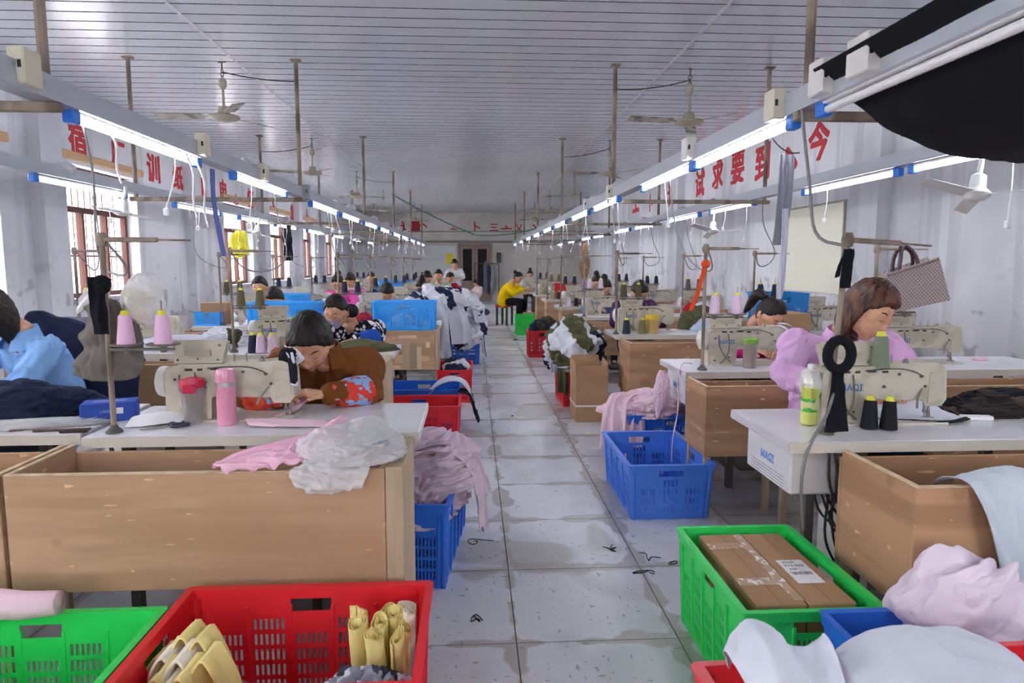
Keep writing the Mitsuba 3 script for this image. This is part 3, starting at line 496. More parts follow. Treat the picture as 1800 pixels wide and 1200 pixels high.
# ---- plastic crates (1 x 1 x 1 outer size scaled on building)
def crate_mesh(L, W, H, cols, rows, taper=.03, slot=(.009, .032), gap=(.0075, .012), top=.09, handle=True, th=.004):
    """(walls, rim, ribs, floor): walls pierced by groups of slots; long side along x"""
    def wall(length, cols, n_groups):
        u0, u1 = -length / 2 + .03, length / 2 - .03
        holes = []
        gw = (u1 - u0) / n_groups
        for g in range(n_groups):
            a = u0 + gw * g + .014
            nn = int((gw - .028 + gap[0]) / (slot[0] + gap[0]))
            pad = (gw - .028 - nn * slot[0] - (nn - 1) * gap[0]) / 2
            for r in range(rows):
                z = .035 + r * (slot[1] + gap[1])
                if z + slot[1] > H - top + (.03 if g % 2 else 0): break
                for c in range(nn):
                    x = a + pad + c * (slot[0] + gap[0])
                    holes.append(sbox(x, z, x + slot[0], z + slot[1]))
        if handle and length < L + 1e-6:
            hb = sbox(-.055, H - .062, .055, H - .032).buffer(.006)
            holes = [h for h in holes if not h.buffer(.006).intersects(hb)] + [hb]
        poly = sbox(-length / 2, 0, length / 2, H)
        poly = Polygon(poly.exterior.coords, [list(h.exterior.coords) for h in holes])
        return xpoly(poly, th)
    ms = []
    ng = max(2, round(L / .14))
    ngs = max(2, round(W / .14))
    for length, off, rot, n_ in ((L, W / 2, 0, ng), (L, W / 2, 180, ng), (W, L / 2, 90, ngs), (W, L / 2, -90, ngs)):
        m = wall(length, cols, n_)
        v = np.column_stack([m.vertices[:, 0], -off + m.vertices[:, 2], m.vertices[:, 1]])
        m = tri(v, m.faces[:, ::-1] if False else m.faces)
        if m.volume < 0: m.invert()
        m.apply_transform(trimesh.transformations.rotation_matrix(math.radians(rot), [0, 0, 1]))
        ms.append(m)
    walls = cat(ms)
    ribs = []
    for s in (-1, 1):
        for g in range(ng + 1):
            x = -L / 2 + .03 + (L - .06) / ng * g
            ribs.append(bx(x - .006, x + .006, s * W / 2 - .006 if s > 0 else -W / 2 - .008, W / 2 + .008 if s > 0 else -W / 2 + .006, .01, H - .05, .002))
        for g in range(ngs + 1):
            y = -W / 2 + .03 + (W - .06) / ngs * g
            if handle and abs(y) < .06: continue
            ribs.append(bx(L / 2 - .006 if s > 0 else -L / 2 - .008, L / 2 + .008 if s > 0 else -L / 2 + .006, y - .006, y + .006, .01, H - .05, .002))
        for q in (-1, 1): ribs.append(mv(lathe([(.014, 0), (.016, H - .02)], 10), x=s * (L / 2 - .008), y=q * (W / 2 - .008)))
    pl = sbox(-L / 2, -W / 2, L / 2, W / 2).buffer(.012)
    rim = xpoly(pl.difference(sbox(-L / 2, -W / 2, L / 2, W / 2).buffer(-.006)), .03)
    lip = xpoly(pl.buffer(.006).difference(sbox(-L / 2, -W / 2, L / 2, W / 2).buffer(-.004)), .007)
    rim = cat(mv(rim, z=H - .03), mv(lip, z=H - .006))
    fl = []
    n1, n2 = int(L / .045), int(W / .045)
    for i in range(n1): fl.append(bx(-L / 2 + L * i / n1 + .006, -L / 2 + L * (i + 1) / n1 - .006, -W / 2, W / 2, .004, .010))
    for i in range(n2): fl.append(bx(-L / 2, L / 2, -W / 2 + W * i / n2 + .006, -W / 2 + W * (i + 1) / n2 - .006, .006, .013))
    out = []
    for m in (walls, rim, cat(ribs), cat(fl)):
        k_ = 1 - taper * 2 * (1 - np.clip(m.vertices[:, 2] / H, 0, 1))
        v = m.vertices.copy()
        v[:, 0] = v[:, 0] - np.sign(v[:, 0]) * np.minimum(np.abs(v[:, 0]), 1e9) * (1 - k_) * (.4 / L if L > .4 else 1)
        v[:, 1] = v[:, 1] * k_
        out.append(tri(v, m.faces))
    return out
CRATES = {}
def crate(kind, x, y, z, col, label, rz=0, group='plastic crates', s=(1, 1, 1)):
    if (kind, col) not in CRATES:
        if kind not in CRATES:
            CRATES[kind] = {'big': lambda: crate_mesh(.70, .42, .33, 9, 6), 'grid': lambda: crate_mesh(.60, .40, .27, 9, 9, slot=(.012, .012), gap=(.006, .008), top=.05, taper=.02),
                            'small': lambda: crate_mesh(.58, .40, .30, 9, 5, taper=.04, slot=(.012, .036), gap=(.008, .012))}[kind]()
        b = C(col, 'plastic')
        CRATES[kind, col] = [(n, mikit.ply(m, b)) for n, m in zip(('walls', 'rim', 'ribs', 'base'), CRATES[kind])]
    t = thing('plastic_crate', label, 'plastic crate', group)
    for n, p in CRATES[kind, col]:
        kk = part(t, n, p, at(x, y, z, rz, s))
        if n in ('ribs', 'base'): labels[kk] = {'kind': 'stuff'}
    return t
GREEN, RED_C, BLUE_C, AZURE, BLUE2 = '25c455', 'c81e28', '2262c6', '2a9cec', '3f73d0'

# ---------------------------------------------------------------- stations
#   rows of tables: (x0, x1, table y)
A_ROWS = [(-1.45, -.21, 2.55), (-1.80, -.57, 4.85), (-1.57, -.35, 7.12), (-1.5, -.3, 9.0), (-1.5, -.3, 10.9), (-1.5, -.3, 12.8), (-1.5, -.3, 14.8), (-1.5, -.35, 16.6)]
B_ROWS = [(-2.72, -1.48, 2.6), (-3.06, -1.83, 4.95), (-2.85, -1.63, 7.05), (-2.8, -1.6, 9.0), (-2.8, -1.6, 10.9), (-2.8, -1.6, 12.8), (-2.8, -1.6, 14.8)]
C_ROWS = [(1.13, 2.36, 2.33), (1.25, 2.47, 3.92), (1.27, 2.47, 6.0), (1.27, 2.45, 8.05), (1.25, 2.45, 10.0), (1.25, 2.45, 12.0), (1.25, 2.45, 13.8)]
D_ROWS = [(2.40, 3.6, 2.33), (2.49, 3.68, 3.92), (2.49, 3.68, 6.0), (2.47, 3.65, 8.05), (2.47, 3.65, 10.0), (2.47, 3.65, 12.0)]
SIDE = {'A': 'left aisle row', 'B': 'left wall row', 'C': 'right aisle row', 'D': 'right wall row'}
for rn, rows in (('A', A_ROWS), ('B', B_ROWS), ('C', C_ROWS), ('D', D_ROWS)):
    for i, (a, b, y) in enumerate(rows):
        table(a, b, y, f'white-topped sewing table of the {SIDE[rn]}, {ORD[i]} from the near end')

P1, P2, P3 = PLY1, PLY2, PLY3
bin_(-1.475, -.29, 2.16, 2.545, 'long tan plywood bin in front of the brown-jacketed woman, pink cloth on its edge', P1, post=.06)
bin_(-2.75, -1.49, 2.16, 2.545, 'tan plywood bin at the left edge, beside the long tan bin', P1)
bin_(-1.78, -.62, 4.46, 4.84, 'plywood bin of the second left aisle table, pale end board towards the aisle', P1, post=.045)
bin_(-3.04, -1.82, 4.55, 4.94, 'plywood bin of the second left wall table, behind the pink cones', P3)
bin_(-1.56, -.38, 6.72, 7.11, 'plywood bin with torn tape on its front, under the bright blue basket', P1, post=.03)
bin_key = [k_ for k_ in labels if k_.startswith('plywood_bin')][-1]
for i, (x0, x1, z0, z1, c) in enumerate(((-.70, -.63, .345, .62, 'b09a7c'), (-.63, -.56, .34, .60, '9a866c'), (-.56, -.515, .34, .56, 'c9b48f'), (-.78, -.70, .40, .48, 'c4a37b'), (-.515, -.44, .42, .47, 'c9ab84'), (-.86, -.72, .345, .375, 'd0b48c'), (-.74, -.56, .645, .675, 'cdb397'), (-.47, -.43, .55, .61, 'd3bd9b'))):
    part(bin_key, 'tape_strip', mikit.ply(bx(x0, x1, 6.7185, 6.72, z0, z1), C(c, 'plastic')), None, 'torn tape strip')
bin_(-2.85, -1.66, 6.65, 7.04, 'plywood bin of the third left wall table', P1)
for i, (a, b, y) in enumerate(A_ROWS[3:]): bin_(a, b - .02, y - .4, y - .01, f'plywood bin of the {ORD[i + 3]} left aisle table', P1)
for i, (a, b, y) in enumerate(B_ROWS[3:]): bin_(a, b - .02, y - .4, y - .01, f'plywood bin of the {ORD[i + 3]} left wall table', P1)
bin_(1.31, 2.36, 1.89, 2.32, 'reddish plywood bin in front of the woman in pink, white cloth over its edge', P2, z0=.32)
bin_(1.25, 2.45, 3.56, 3.91, 'plywood bin behind the empty blue crate', P3, z0=.33)
bin_(1.30, 2.45, 5.58, 5.99, 'plywood bin of the third right aisle table, beside the upright cardboard box', P3, z0=.28)
bin_(1.27, 2.45, 7.68, 8.04, 'plywood bin of the fourth right aisle table', P2)
for i, (a, b, y) in enumerate(C_ROWS[4:]): bin_(a, b, y - .4, y - .01, f'plywood bin of the {ORD[i + 4]} right aisle table', PLY1, z0=.2)
bin_(2.5, 3.66, 3.5, 3.91, 'dark plywood bin of the second right wall table', P3, z0=.33)
bin_(2.38, 3.6, 1.9, 2.32, 'plywood bin at the right edge of the picture', P3, z0=.33)
for i, (a, b, y) in enumerate(D_ROWS[2:]): bin_(a, b, y - .4, y - .01, f'plywood bin of the {ORD[i + 2]} right wall table', P2)

# machines: (x, y) of the bed's hand-wheel corner
MS = {'A': [(-1.235, 2.85), (-1.6, 5.15), (-1.2, 7.42), (-1.1, 9.3), (-1.12, 11.2), (-1.1, 13.1), (-1.1, 15.1), (-1.1, 16.9)],
      'B': [None, (-2.7, 5.25), (-2.45, 7.35), (-2.4, 9.3), (-2.4, 11.2), (-2.4, 13.1), (-2.4, 15.1)],
      'C': [(1.385, 2.64), (1.48, 4.22), (1.37, 6.32), (1.4, 8.35), (1.4, 10.3), (1.4, 12.3), (1.4, 14.1)],
      'D': [None, (2.62, 4.22), (3.12, 6.3), (2.6, 8.35), (2.6, 10.3), (2.6, 12.3)]}
WHO = {('A', 0): 'in front of the brown-jacketed woman', ('A', 1): 'in front of the woman in polka dots', ('C', 0): 'in front of the woman in pink', ('C', 1): 'in front of the woman in magenta', ('D', 1): 'below the hanging handbag'}
for rn, ms in MS.items():
    for i, q in enumerate(ms):
        if q is None: continue
        w = WHO.get((rn, i), f'on the {ORD[i]} table of the {SIDE[rn]}')
        machine(q[0], q[1], f'ivory industrial sewing machine {w}', far=q[1] > 7)
ST = {'A': [(-1.365, 2.62, 0, 1), (-1.73, 5.0, 0, 1), (-1.4, 7.2, 0, 1), (-1.35, 9.1, 0, 1), (-1.3, 11.0, 0, 1), (-1.3, 12.9, 0, 1), (-1.3, 14.9, 0, 1)],
      'B': [None, (-2.85, 5.1, 0, 1), (-2.6, 7.2, 0, 1), (-2.6, 9.1, 0, 1), (-2.55, 11.0, 0, 1), (-2.55, 12.9, 0, 1), (-2.55, 14.9, 0, 1)],
      'C': [(1.325, 2.45, 3.5, 1), (1.375, 4.0, 0, 1), (1.29, 6.1, 0, 1), (1.33, 8.15, 0, 1), (1.3, 10.1, 0, 1), (1.32, 12.1, 0, 1), (1.3, 13.9, 0, 1)],
      'D': [None, None, (2.55, 6.1, 0, 1), (2.53, 8.15, 0, 1), (2.53, 10.1, 0, 1), (2.53, 12.1, 0, 1)]}
CCOL = {'A': ['d7b0cc', '5f5740', '20263a', '20263a', '2c2f3a', '20263a', '20263a'], 'B': [None, 'd9c6d4', '4b4632', '20263a', '20263a', '2c2f3a', '20263a'],
        'C': [None, 'd9c0d6', '4d4a34', 'd9c6d6', '1f2a38', '5a5540', '20263a'], 'D': [None, None, '20263a', '4a4a52', '20263a', '20263a']}
for rn, ss in ST.items():
    for i, q in enumerate(ss):
        if q is None: continue
        x, y, tilt, _ = q
        w = WHO.get((rn, i), f'on the {ORD[i]} table of the {SIDE[rn]}')
        if rn + str(i) == 'C0': w = 'with a black cloth tied to it, before the woman in pink'
        stand(x, y, f'tall steel thread stand {w}', ry=tilt, plate=(rn, i) != ('C', 0))
        col = CCOL[rn][i]
        if col is None: continue
        nmc = {'d7b0cc': 'pink', 'd9c6d4': 'pale pink', 'd9c0d6': 'pale pink', 'd9c6d6': 'pale pink', '5f5740': 'olive', '4b4632': 'olive', '4d4a34': 'olive', '5a5540': 'olive', '20263a': 'navy', '2c2f3a': 'black', '1f2a38': 'navy', '4a4a52': 'grey'}[col]
        for j, dx in enumerate((.065, .2)):
            w = 'stand ' + WHO[(rn, i)] if (rn, i) in WHO else f'{ORD[i]} {SIDE[rn]} stand'
            cone(x + dx, y, 1.079, col, f'{nmc} thread cone {("nearer", "farther from")[j]} the pole, {w}', 'cones on the stands', .88)

# ---------------------------------------------------------------- people
def G(u, v, cu, cv, su, sv): return np.exp(-((u - cu) / su) ** 2 - ((v - cv) / sv) ** 2)
def head_surface(d, bumps=True):
    """unit directions (face towards -y, z up) -> points on the skin of a head about .23 high"""
    px, py, pz = d.T
    f = -py
    X, Y, Z = .075 * px, .095 * py, .114 * pz
    t = np.clip(-pz, 0, 1)
    X = X * (1 - .34 * t ** 1.5)
    Y = np.where(py > 0, Y * (1 - .5 * np.clip(t * 1.3, 0, 1)), Y * (1 - .10 * t))
    Y = np.where(f > .55, Y * (1 - .07 * (f - .55) / .45), Y)
    P = np.stack([X, Y, Z], 1)
    if bumps:
        a = np.clip((f - .1) / .3, 0, 1)
        h = .009 * G(px, pz, 0, -.04, .09, .24) + .017 * G(px, pz, 0, -.27, .105, .10)
        for s in (-1, 1):
            h += .006 * G(px, pz, s * .14, -.30, .07, .06) + .004 * G(px, pz, s * .33, .18, .2, .06) - .0075 * G(px, pz, s * .36, .02, .17, .10) + .0042 * G(px, pz, s * .36, -.0, .115, .055) + .005 * G(px, pz, s * .47, -.25, .2, .18)
        h += .006 * G(px, pz, 0, -.485, .19, .045) + .005 * G(px, pz, 0, -.58, .16, .05) - .004 * G(px, pz, 0, -.533, .2, .018) + .008 * G(px, pz, 0, -.80, .2, .14)
        P = P + d * (h * a)[:, None]
    return P
def fdir(px, pz):
    px, pz = np.asarray(px, float), np.asarray(pz, float)
    return np.stack([px, -np.sqrt(np.maximum(1 - px ** 2 - pz ** 2, .02)), pz], -1)

def hair_mesh(style, sub, seed):
    m = trimesh.creation.icosphere(subdivisions=sub)
    d = m.vertices
    az = np.degrees(np.abs(np.arctan2(d[:, 0], -d[:, 1])))
    front, side, ear, nape = {'tied': (.56, .22, .10, -.62), 'short': (.42, .16, -.12, -.66), 'fringe': (.24, .10, -.12, -.66), 'bob': (.44, .12, -.78, -.98), 'long': (.48, .16, -.80, -1.2), 'crop': (.50, .26, .02, -.42)}[style]
    hl = np.interp(az, [0, 30, 62, 85, 110, 180] if style != 'bob' else [0, 30, 66, 92, 116, 180], [front, front - .02, side, ear, nape, nape])
    w = np.clip((d[:, 2] + (meshkit.noise(d * 9, seed) - .5) * .10 - hl + .02) / .13, 0, 1)
    w = w * w * (3 - 2 * w)
    w = w * np.where(d[:, 2] < -.25, np.clip((d[:, 1] + (.42 if style in ('bob', 'long') else .2)) / .2, 0, 1), 1)
    vol = {'tied': .085, 'short': .15, 'fringe': .15, 'bob': .20, 'long': .17, 'crop': .10}[style]
    base = np.stack([.075 * d[:, 0], .095 * d[:, 1], .114 * d[:, 2]], 1)
    if style in ('bob', 'long'):
        base[:, 2] = np.where(d[:, 2] < 0, base[:, 2] * 1.25, base[:, 2])
    else:
        t = np.clip(-d[:, 2], 0, 1)
        base[:, 1] = np.where(d[:, 1] > 0, base[:, 1] * (1 - .3 * t), base[:, 1])
        base[:, 0] *= 1 - .25 * t
    strand = (meshkit.fbm(np.stack([d[:, 0] * 16 / (.25 + np.abs(d[:, 2] - 1)), d[:, 1] * 16 / (.25 + np.abs(d[:, 2] - 1)), d[:, 2] * 2.5], 1), 3, seed) - .5) * .10
    fac = .80 + (w * (vol + .20 + strand))
    m.vertices = base * fac[:, None]
    return m

def limb(joints, n=14):
    """hull chain through (point, radius) joints"""
    out = []
    for (a, ra), (b, rb) in zip(joints[:-1], joints[1:]):
        s = Manifold.sphere(1., n)
        out.append(Manifold.batch_hull([s.scale([ra] * 3).translate(list(map(float, a))), s.scale([rb] * 3).translate(list(map(float, b)))]))
    return out
def ik(S, W_, l1, l2, pole):
    S, W_ = np.asarray(S, float), np.asarray(W_, float)
    d = W_ - S
    L = min(np.linalg.norm(d), (l1 + l2) * .995)
    d = d / np.linalg.norm(d)
    a = (l1 ** 2 - l2 ** 2 + L ** 2) / (2 * L)
    h = math.sqrt(max(l1 ** 2 - a ** 2, 1e-6))
    p = np.asarray(pole, float)
    p = p - d * (p @ d)
    return S + d * a + p / np.linalg.norm(p) * h
def hand(wr, d, side, n=10, curl=.6, palm=(0, 0, -1)):
    """palm, four fingers and a thumb; d = direction of the fingers, palm = where the palm faces"""
    wr, d, pn = np.asarray(wr, float), np.asarray(d, float), np.asarray(palm, float)
    d = d / np.linalg.norm(d)
    pn = pn - d * (pn @ d); pn /= np.linalg.norm(pn)
    u = np.cross(d, pn) * side
    s = Manifold.sphere(1., n)
    sp = lambda p, r: s.scale([r] * 3).translate(list(map(float, p)))
    parts = [Manifold.batch_hull([sp(wr, .021), sp(wr + d * .075 + u * .03, .0115), sp(wr + d * .08 + u * .005, .0125), sp(wr + d * .07 - u * .03, .011), sp(wr + d * .03 - u * .022, .015)])]
    for k_, (o, L) in enumerate(((.031, .066), (.011, .074), (-.010, .070), (-.029, .055))):
        p, a, r = wr + d * .078 + u * o, curl * (.35 + .08 * k_), .0088
        js = [(p, r)]
        for f_, seg_ in ((.45, 1.), (.32, 2.1), (.23, 2.9)):
            p = p + (d * math.cos(a * seg_) + pn * math.sin(a * seg_)) * L * f_
            r *= .92
            js.append((p, r))
        parts += limb(js, n)
    p0 = wr + d * .022 + u * .024
    p1 = p0 + d * .03 + u * .026 + pn * .008
    p2 = p1 + d * .028 + u * .004 + pn * .014
    parts += limb([(p0, .0125), (p1, .0105), (p2, .0088)], n)
    return parts
def solid(ms, length, folds=0., seed=0, freq=(9, 9, 5), taubin=6):
    m = Manifold.batch_boolean(ms, __import__('manifold3d').OpType.Add).refine_to_length(length)
    m = m2t(m)
    m = trimesh.Trimesh(m.vertices, m.faces, process=True)
    trimesh.smoothing.filter_taubin(m, lamb=.5, nu=.52, iterations=taubin)
    if folds:
        v = m.vertices
        q = v * np.asarray(freq)
        q = q + (meshkit.fbm(v * 4, 2, seed + 5)[:, None] - .5) * 3
        r = .6 - np.minimum(np.abs(2 * meshkit.fbm(q, 3, seed) - 1) * 4, 1)
        m.vertices = v + m.vertex_normals * (folds * r)[:, None]
    return m

SKIN = mat('skin', lambda p, n, uv: mix(lin('c99c7f'), lin('b78367'), smoothstep(.35, .7, fbm(p.x * 26, p.y * 26, p.z * 26, octaves=2))), rough=.48, spec=.35)
HAIR = mat('hair_black', lambda p, n, uv: mix(lin('0f0d0c'), lin('211a16'), fbm(p.x * 90, p.y * 90, p.z * 12, octaves=2)), rough=.5, spec=.22)
HAIR_B = mat('hair_brown', lambda p, n, uv: mix(lin('2a1a14'), lin('5a3524'), smoothstep(.3, .75, fbm(p.x * 70, p.y * 70, p.z * 9, octaves=2))), rough=.45, spec=.3)
LIPS = C('a8655a', 'skin')

def person(label, pos, rz, head, pitch, hands, top, hair='tied', yaw=0, roll=0, hips=.50, legs='20242e', hairmat=None, bulk=1.0, elbows=(None, None), extra=(), fine=False, scale=1.0, seat=True, sleeves=None, folds=.012, shoulder_drop=.075, open_eyes=False, sub=None, hand_dirs=(None, None), palms=((.2, 0, -1), (-.2, 0, -1)), collar=None, neck=None, hscale=1.1, topname='jacket', chest_y=.45, sw=.17):
    """a person at pos (x, y) turned by rz; head, hands and elbows in local metres, facing -y"""
    t = thing('person', label, 'person')
    seed = _count['person'] * 7
    T = at(pos[0], pos[1], 0, rz, scale)
    H = np.asarray(head, float)
    R = trimesh.transformations.euler_matrix(math.radians(pitch), math.radians(roll), math.radians(yaw), 'sxyz')
    R = trimesh.transformations.rotation_matrix(math.radians(yaw), [0, 0, 1]) @ trimesh.transformations.rotation_matrix(math.radians(pitch), [1, 0, 0]) @ trimesh.transformations.rotation_matrix(math.radians(roll), [0, 1, 0])
    up = R[:3, 2]
    N = H - up * .13 + np.array([0, .095, .0])
    if neck is not None: N = H + np.asarray(neck, float)
    P0 = np.array([0., 0, hips])
    Ch = N * .62 + P0 * .38 + np.array([0, .03, 0])
    Ch[2] = N[2] - .17
    n = 18 if fine else 10
    subd = sub or (4 if fine else 3)
    Hm = np.eye(4); Hm[:3, :3] = R[:3, :3] * hscale; Hm[:3, 3] = H
    hs = trimesh.creation.icosphere(subdivisions=subd + (1 if fine else 0))
    hs.vertices = head_surface(hs.vertices)
    hs.apply_transform(Hm)
    hm = Manifold(__import__('manifold3d').Mesh(np.asarray(hs.vertices, np.float32), np.asarray(hs.faces, np.uint32)))
    bones, cl = [hm], []
    for s in (-1, 1):
        e = Manifold.sphere(1., n).scale([.010, .019, .032]).rotate([0, 0, -s * 18.]).translate([s * .073, .012, -.008])
        bones.append(e.transform(Hm[:3, :].tolist()))
    bones += limb([(H - up * .05 + R[:3, 1] * .03, .052), (N + np.array([0, 0, .02]), .05), (N - np.array([0, 0, .05]), .06)], n)
    sh = [N + np.array([s * sw, .02, -shoulder_drop]) for s in (-1, 1)]
    spine = [(P0, .115), ((P0 + Ch) / 2 + np.array([0, .04, 0]), .105), (Ch, .11)]
    B = bulk
    for s in (-1, 1):
        o = np.array([s * .075, 0, 0])
        bones += limb([(a + o * .6, r - .035) for a, r in spine] + [(N + np.array([s * .05, .01, -.06]), .05)], n)
        cl += limb([(a + o, r * B) for a, r in spine] + [(N + np.array([s * .085, .015, -.085]), .062 * B ** .5)], n)
    cl.append(Manifold.batch_hull([Manifold.sphere(.095 * B, n).translate(list(map(float, Ch + np.array([s * .085, 0, 0])))) for s in (-1, 1)] + [Manifold.sphere(.05, n).translate(list(map(float, N + np.array([s * .05, .02, -.06])))) for s in (-1, 1)]))
    slv = []
    for i_, s in enumerate((-1, 1)):
        if hands[i_] is None: continue
        Wr = np.asarray(hands[i_], float)
        hd = np.asarray(hand_dirs[i_], float) if hand_dirs[i_] is not None else np.array([-s * .55, -.75, -.1])
        E = np.asarray(elbows[i_], float) if elbows[i_] is not None else ik(sh[i_], Wr, .27, .245, (s * 1.0, .35, -.75))
        bones += limb([(N + np.array([s * .06, .02, -.07]), .05), (sh[i_], .045), (E, .036), (Wr, .023)], n)
        bones += hand(Wr, hd, s, 10 if fine else 6, palm=palms[i_])
        wcuff = E + (Wr - E) * .86
        cl += limb([(N + np.array([s * .07, .02, -.08]), .066 * B ** .5), (sh[i_], .068 * B), (sh[i_] * .45 + E * .55, .064 * B), (E, .056 * B), (wcuff, .040 * B ** .7)], n)
        if sleeves: slv.append(tube([E + (Wr - E) * q + np.array([0, 0, .0]) for q in (.0, .12, .3, .5, .7, .88, .94)], [.05 * B, .063 * B, .064 * B, .06 * B, .055, .05, .036], 16 if fine else 10))
    lg = []
    if hips < .7:
        for s in (-1, 1):
            kn, an = np.array([s * .13, -.40, .52]), np.array([s * .13, -.36, .09])
            lg += limb([(P0 + np.array([s * .08, 0, -.0]), .10), (kn, .066), (an, .046)], n)
            bones += limb([(P0 + np.array([s * .08, 0, 0]), .07), (kn, .048), (an, .033), (an + np.array([0, -.11, -.055]), .028)], n)
    else:
        for s in (-1, 1):
            kn, an = np.array([s * .09, -.02, .47]), np.array([s * .09, .0, .09])
            lg += limb([(P0 + np.array([s * .07, 0, -.03]), .095), (kn, .066), (an, .05)], n)
            bones += limb([(P0 + np.array([s * .07, 0, -.03]), .07), (kn, .048), (an, .033), (an + np.array([0, -.11, -.055]), .028)], n)
    res = .010 if fine else .022
    body = solid(bones, res, taubin=2) if not fine else solid(bones, .007, taubin=2)
    scene[t] = {**mikit.ply(body, SKIN, smooth=True), 'to_world': T}
    part(t, topname, mikit.ply(solid(cl, .011 if fine else .024, folds, seed, taubin=10 if fine else 6), top, smooth=True), T)
    part(t, 'trousers', mikit.ply(solid(lg, .03, 0, taubin=4), C(legs, 'cloth'), smooth=True), T)
    for s in (-1, 1):
        an = np.array([s * .13, -.36, .09]) if hips < .7 else np.array([s * .09, 0., .09])
        part(t, 'shoe', mikit.ply(hull(np.vstack([ico((.045, .045, .045), 1, an + [0, .02, -.03]).vertices, ico((.042, .06, .03), 1, an + [0, -.12, -.058]).vertices])), C('24242a', 'plastic'), smooth=40), T)
    for i_, m in enumerate(slv): part(t, topname + '__sleeve_cover', mikit.ply(m, sleeves, smooth=True), T)
    hms = hair_mesh(hair, subd + 1 if fine else subd, seed)
    hx = [hms]
    for ex in extra:
        if ex == 'bun': hx.append(ico((.042, .042, .04), 2, (0, .105, .075)))
        elif ex == 'topbun': hx.append(ico((.04, .04, .04), 2, (0, .04, .135)))
        elif ex == 'ponytail': hx.append(tube(spline([(0, .10, .05), (0, .155, .03), (.01, .17, -.06), (.0, .16, -.15)], 9), [.024, .034, .037, .036, .034, .03, .026, .02, .008], 10))
        elif ex == 'sidetail': hx.append(tube(spline([(-.03, .09, .03), (-.06, .14, 0), (-.07, .13, -.10), (-.07, .10, -.20)], 9), [.026, .036, .04, .04, .037, .033, .028, .02, .008], 10))
        elif ex == 'puff': hx.append(ico((.05, .04, .05), 2, (.085, .05, -.02)))
    h_ = cat([mv(m_) for m_ in hx]); h_.apply_transform(Hm)
    part(t, 'hair', mikit.ply(h_, hairmat or HAIR, smooth=True), T)
    # brows, lashes, lips
    def face_tube(px, pz, r, lift=.0012):
        dd = fdir(px, pz)
        return tube(head_surface(dd / np.linalg.norm(dd, axis=1, keepdims=True)) + dd * lift, r, 5)
    q = np.linspace(0, 1, 7)
    if fine or open_eyes is not None:
        for s in (-1, 1):
            tp = np.sin(q * PI) * .8 + .2
            m = face_tube(s * (.19 + .36 * q), .19 + .05 * np.sin(q * PI * .8), .0026 * tp); m.apply_transform(Hm)
            part(t, 'eyebrow', mikit.ply(m, HAIR), T)
            m = face_tube(s * (.21 + .30 * q), -.015 - .03 * np.sin(q * PI) * (0 if open_eyes else 1) + (.02 * np.sin(q * PI) if open_eyes else 0), .0012 * tp, .0006); m.apply_transform(Hm)
            part(t, 'eyelash', mikit.ply(m, HAIR), T)
            if open_eyes:
                c = head_surface(fdir([s * .36], [-.012]))[0]
                m = ico((.012, .004, .0055), 2, c); m.apply_transform(Hm); part(t, 'eye', mikit.ply(m, C('d8d3cc', 'gloss'), smooth=True), T)
                m = ico((.0045, .004, .005), 2, c + np.array([0, -.0015, -.0005])); m.apply_transform(Hm); part(t, 'iris', mikit.ply(m, C('1a1412', 'gloss'), smooth=True), T)
        tp = np.sin(q * PI) * .75 + .25
        m = cat(face_tube(-.17 + .34 * q, -.495 + .012 * np.cos(q * 4 * PI), .0032 * tp, .0002), face_tube(-.15 + .30 * q, -.57 - .012 * np.sin(q * PI), .0038 * tp, .0)); m.apply_transform(Hm)
        part(t, 'lips', mikit.ply(m, LIPS, smooth=True), T)
    if collar:
        c0 = N + np.array([0, .0, -.02])
        g = np.linspace(.35 * PI - PI / 2, 1.65 * PI + PI / 1.0 - PI / 2 - .0, 22)
        g = np.linspace(-PI / 2 + .45, PI * 1.5 - .45, 22)
        inner = np.stack([c0[0] + .068 * np.cos(g), c0[1] + .07 * np.sin(g), c0[2] + .045 + .02 * np.sin(g)], 1)
        outer = np.stack([c0[0] + .125 * np.cos(g), c0[1] + .10 * np.sin(g) - .01, c0[2] - .035 + .02 * np.sin(g)], 1)
        m = []
        for aa, bb in ((inner, outer),):
            v = np.vstack([aa, bb, aa + (0, 0, -.008), bb + (0, 0, -.010)])
            n_ = len(aa); f = []
            for i in range(n_ - 1):
                f += [[i, i + 1, n_ + i + 1], [i, n_ + i + 1, n_ + i], [2 * n_ + i, 3 * n_ + i + 1, 2 * n_ + i + 1], [2 * n_ + i, 3 * n_ + i, 3 * n_ + i + 1],
                      [i, 2 * n_ + i, 2 * n_ + i + 1], [i, 2 * n_ + i + 1, i + 1], [n_ + i, n_ + i + 1, 3 * n_ + i + 1], [n_ + i, 3 * n_ + i + 1, 3 * n_ + i]]
            m.append(tri(v, f))
        part(t, topname + '__collar', mikit.ply(cat(m), collar, smooth=30), T)
    return t, T, Hm, N

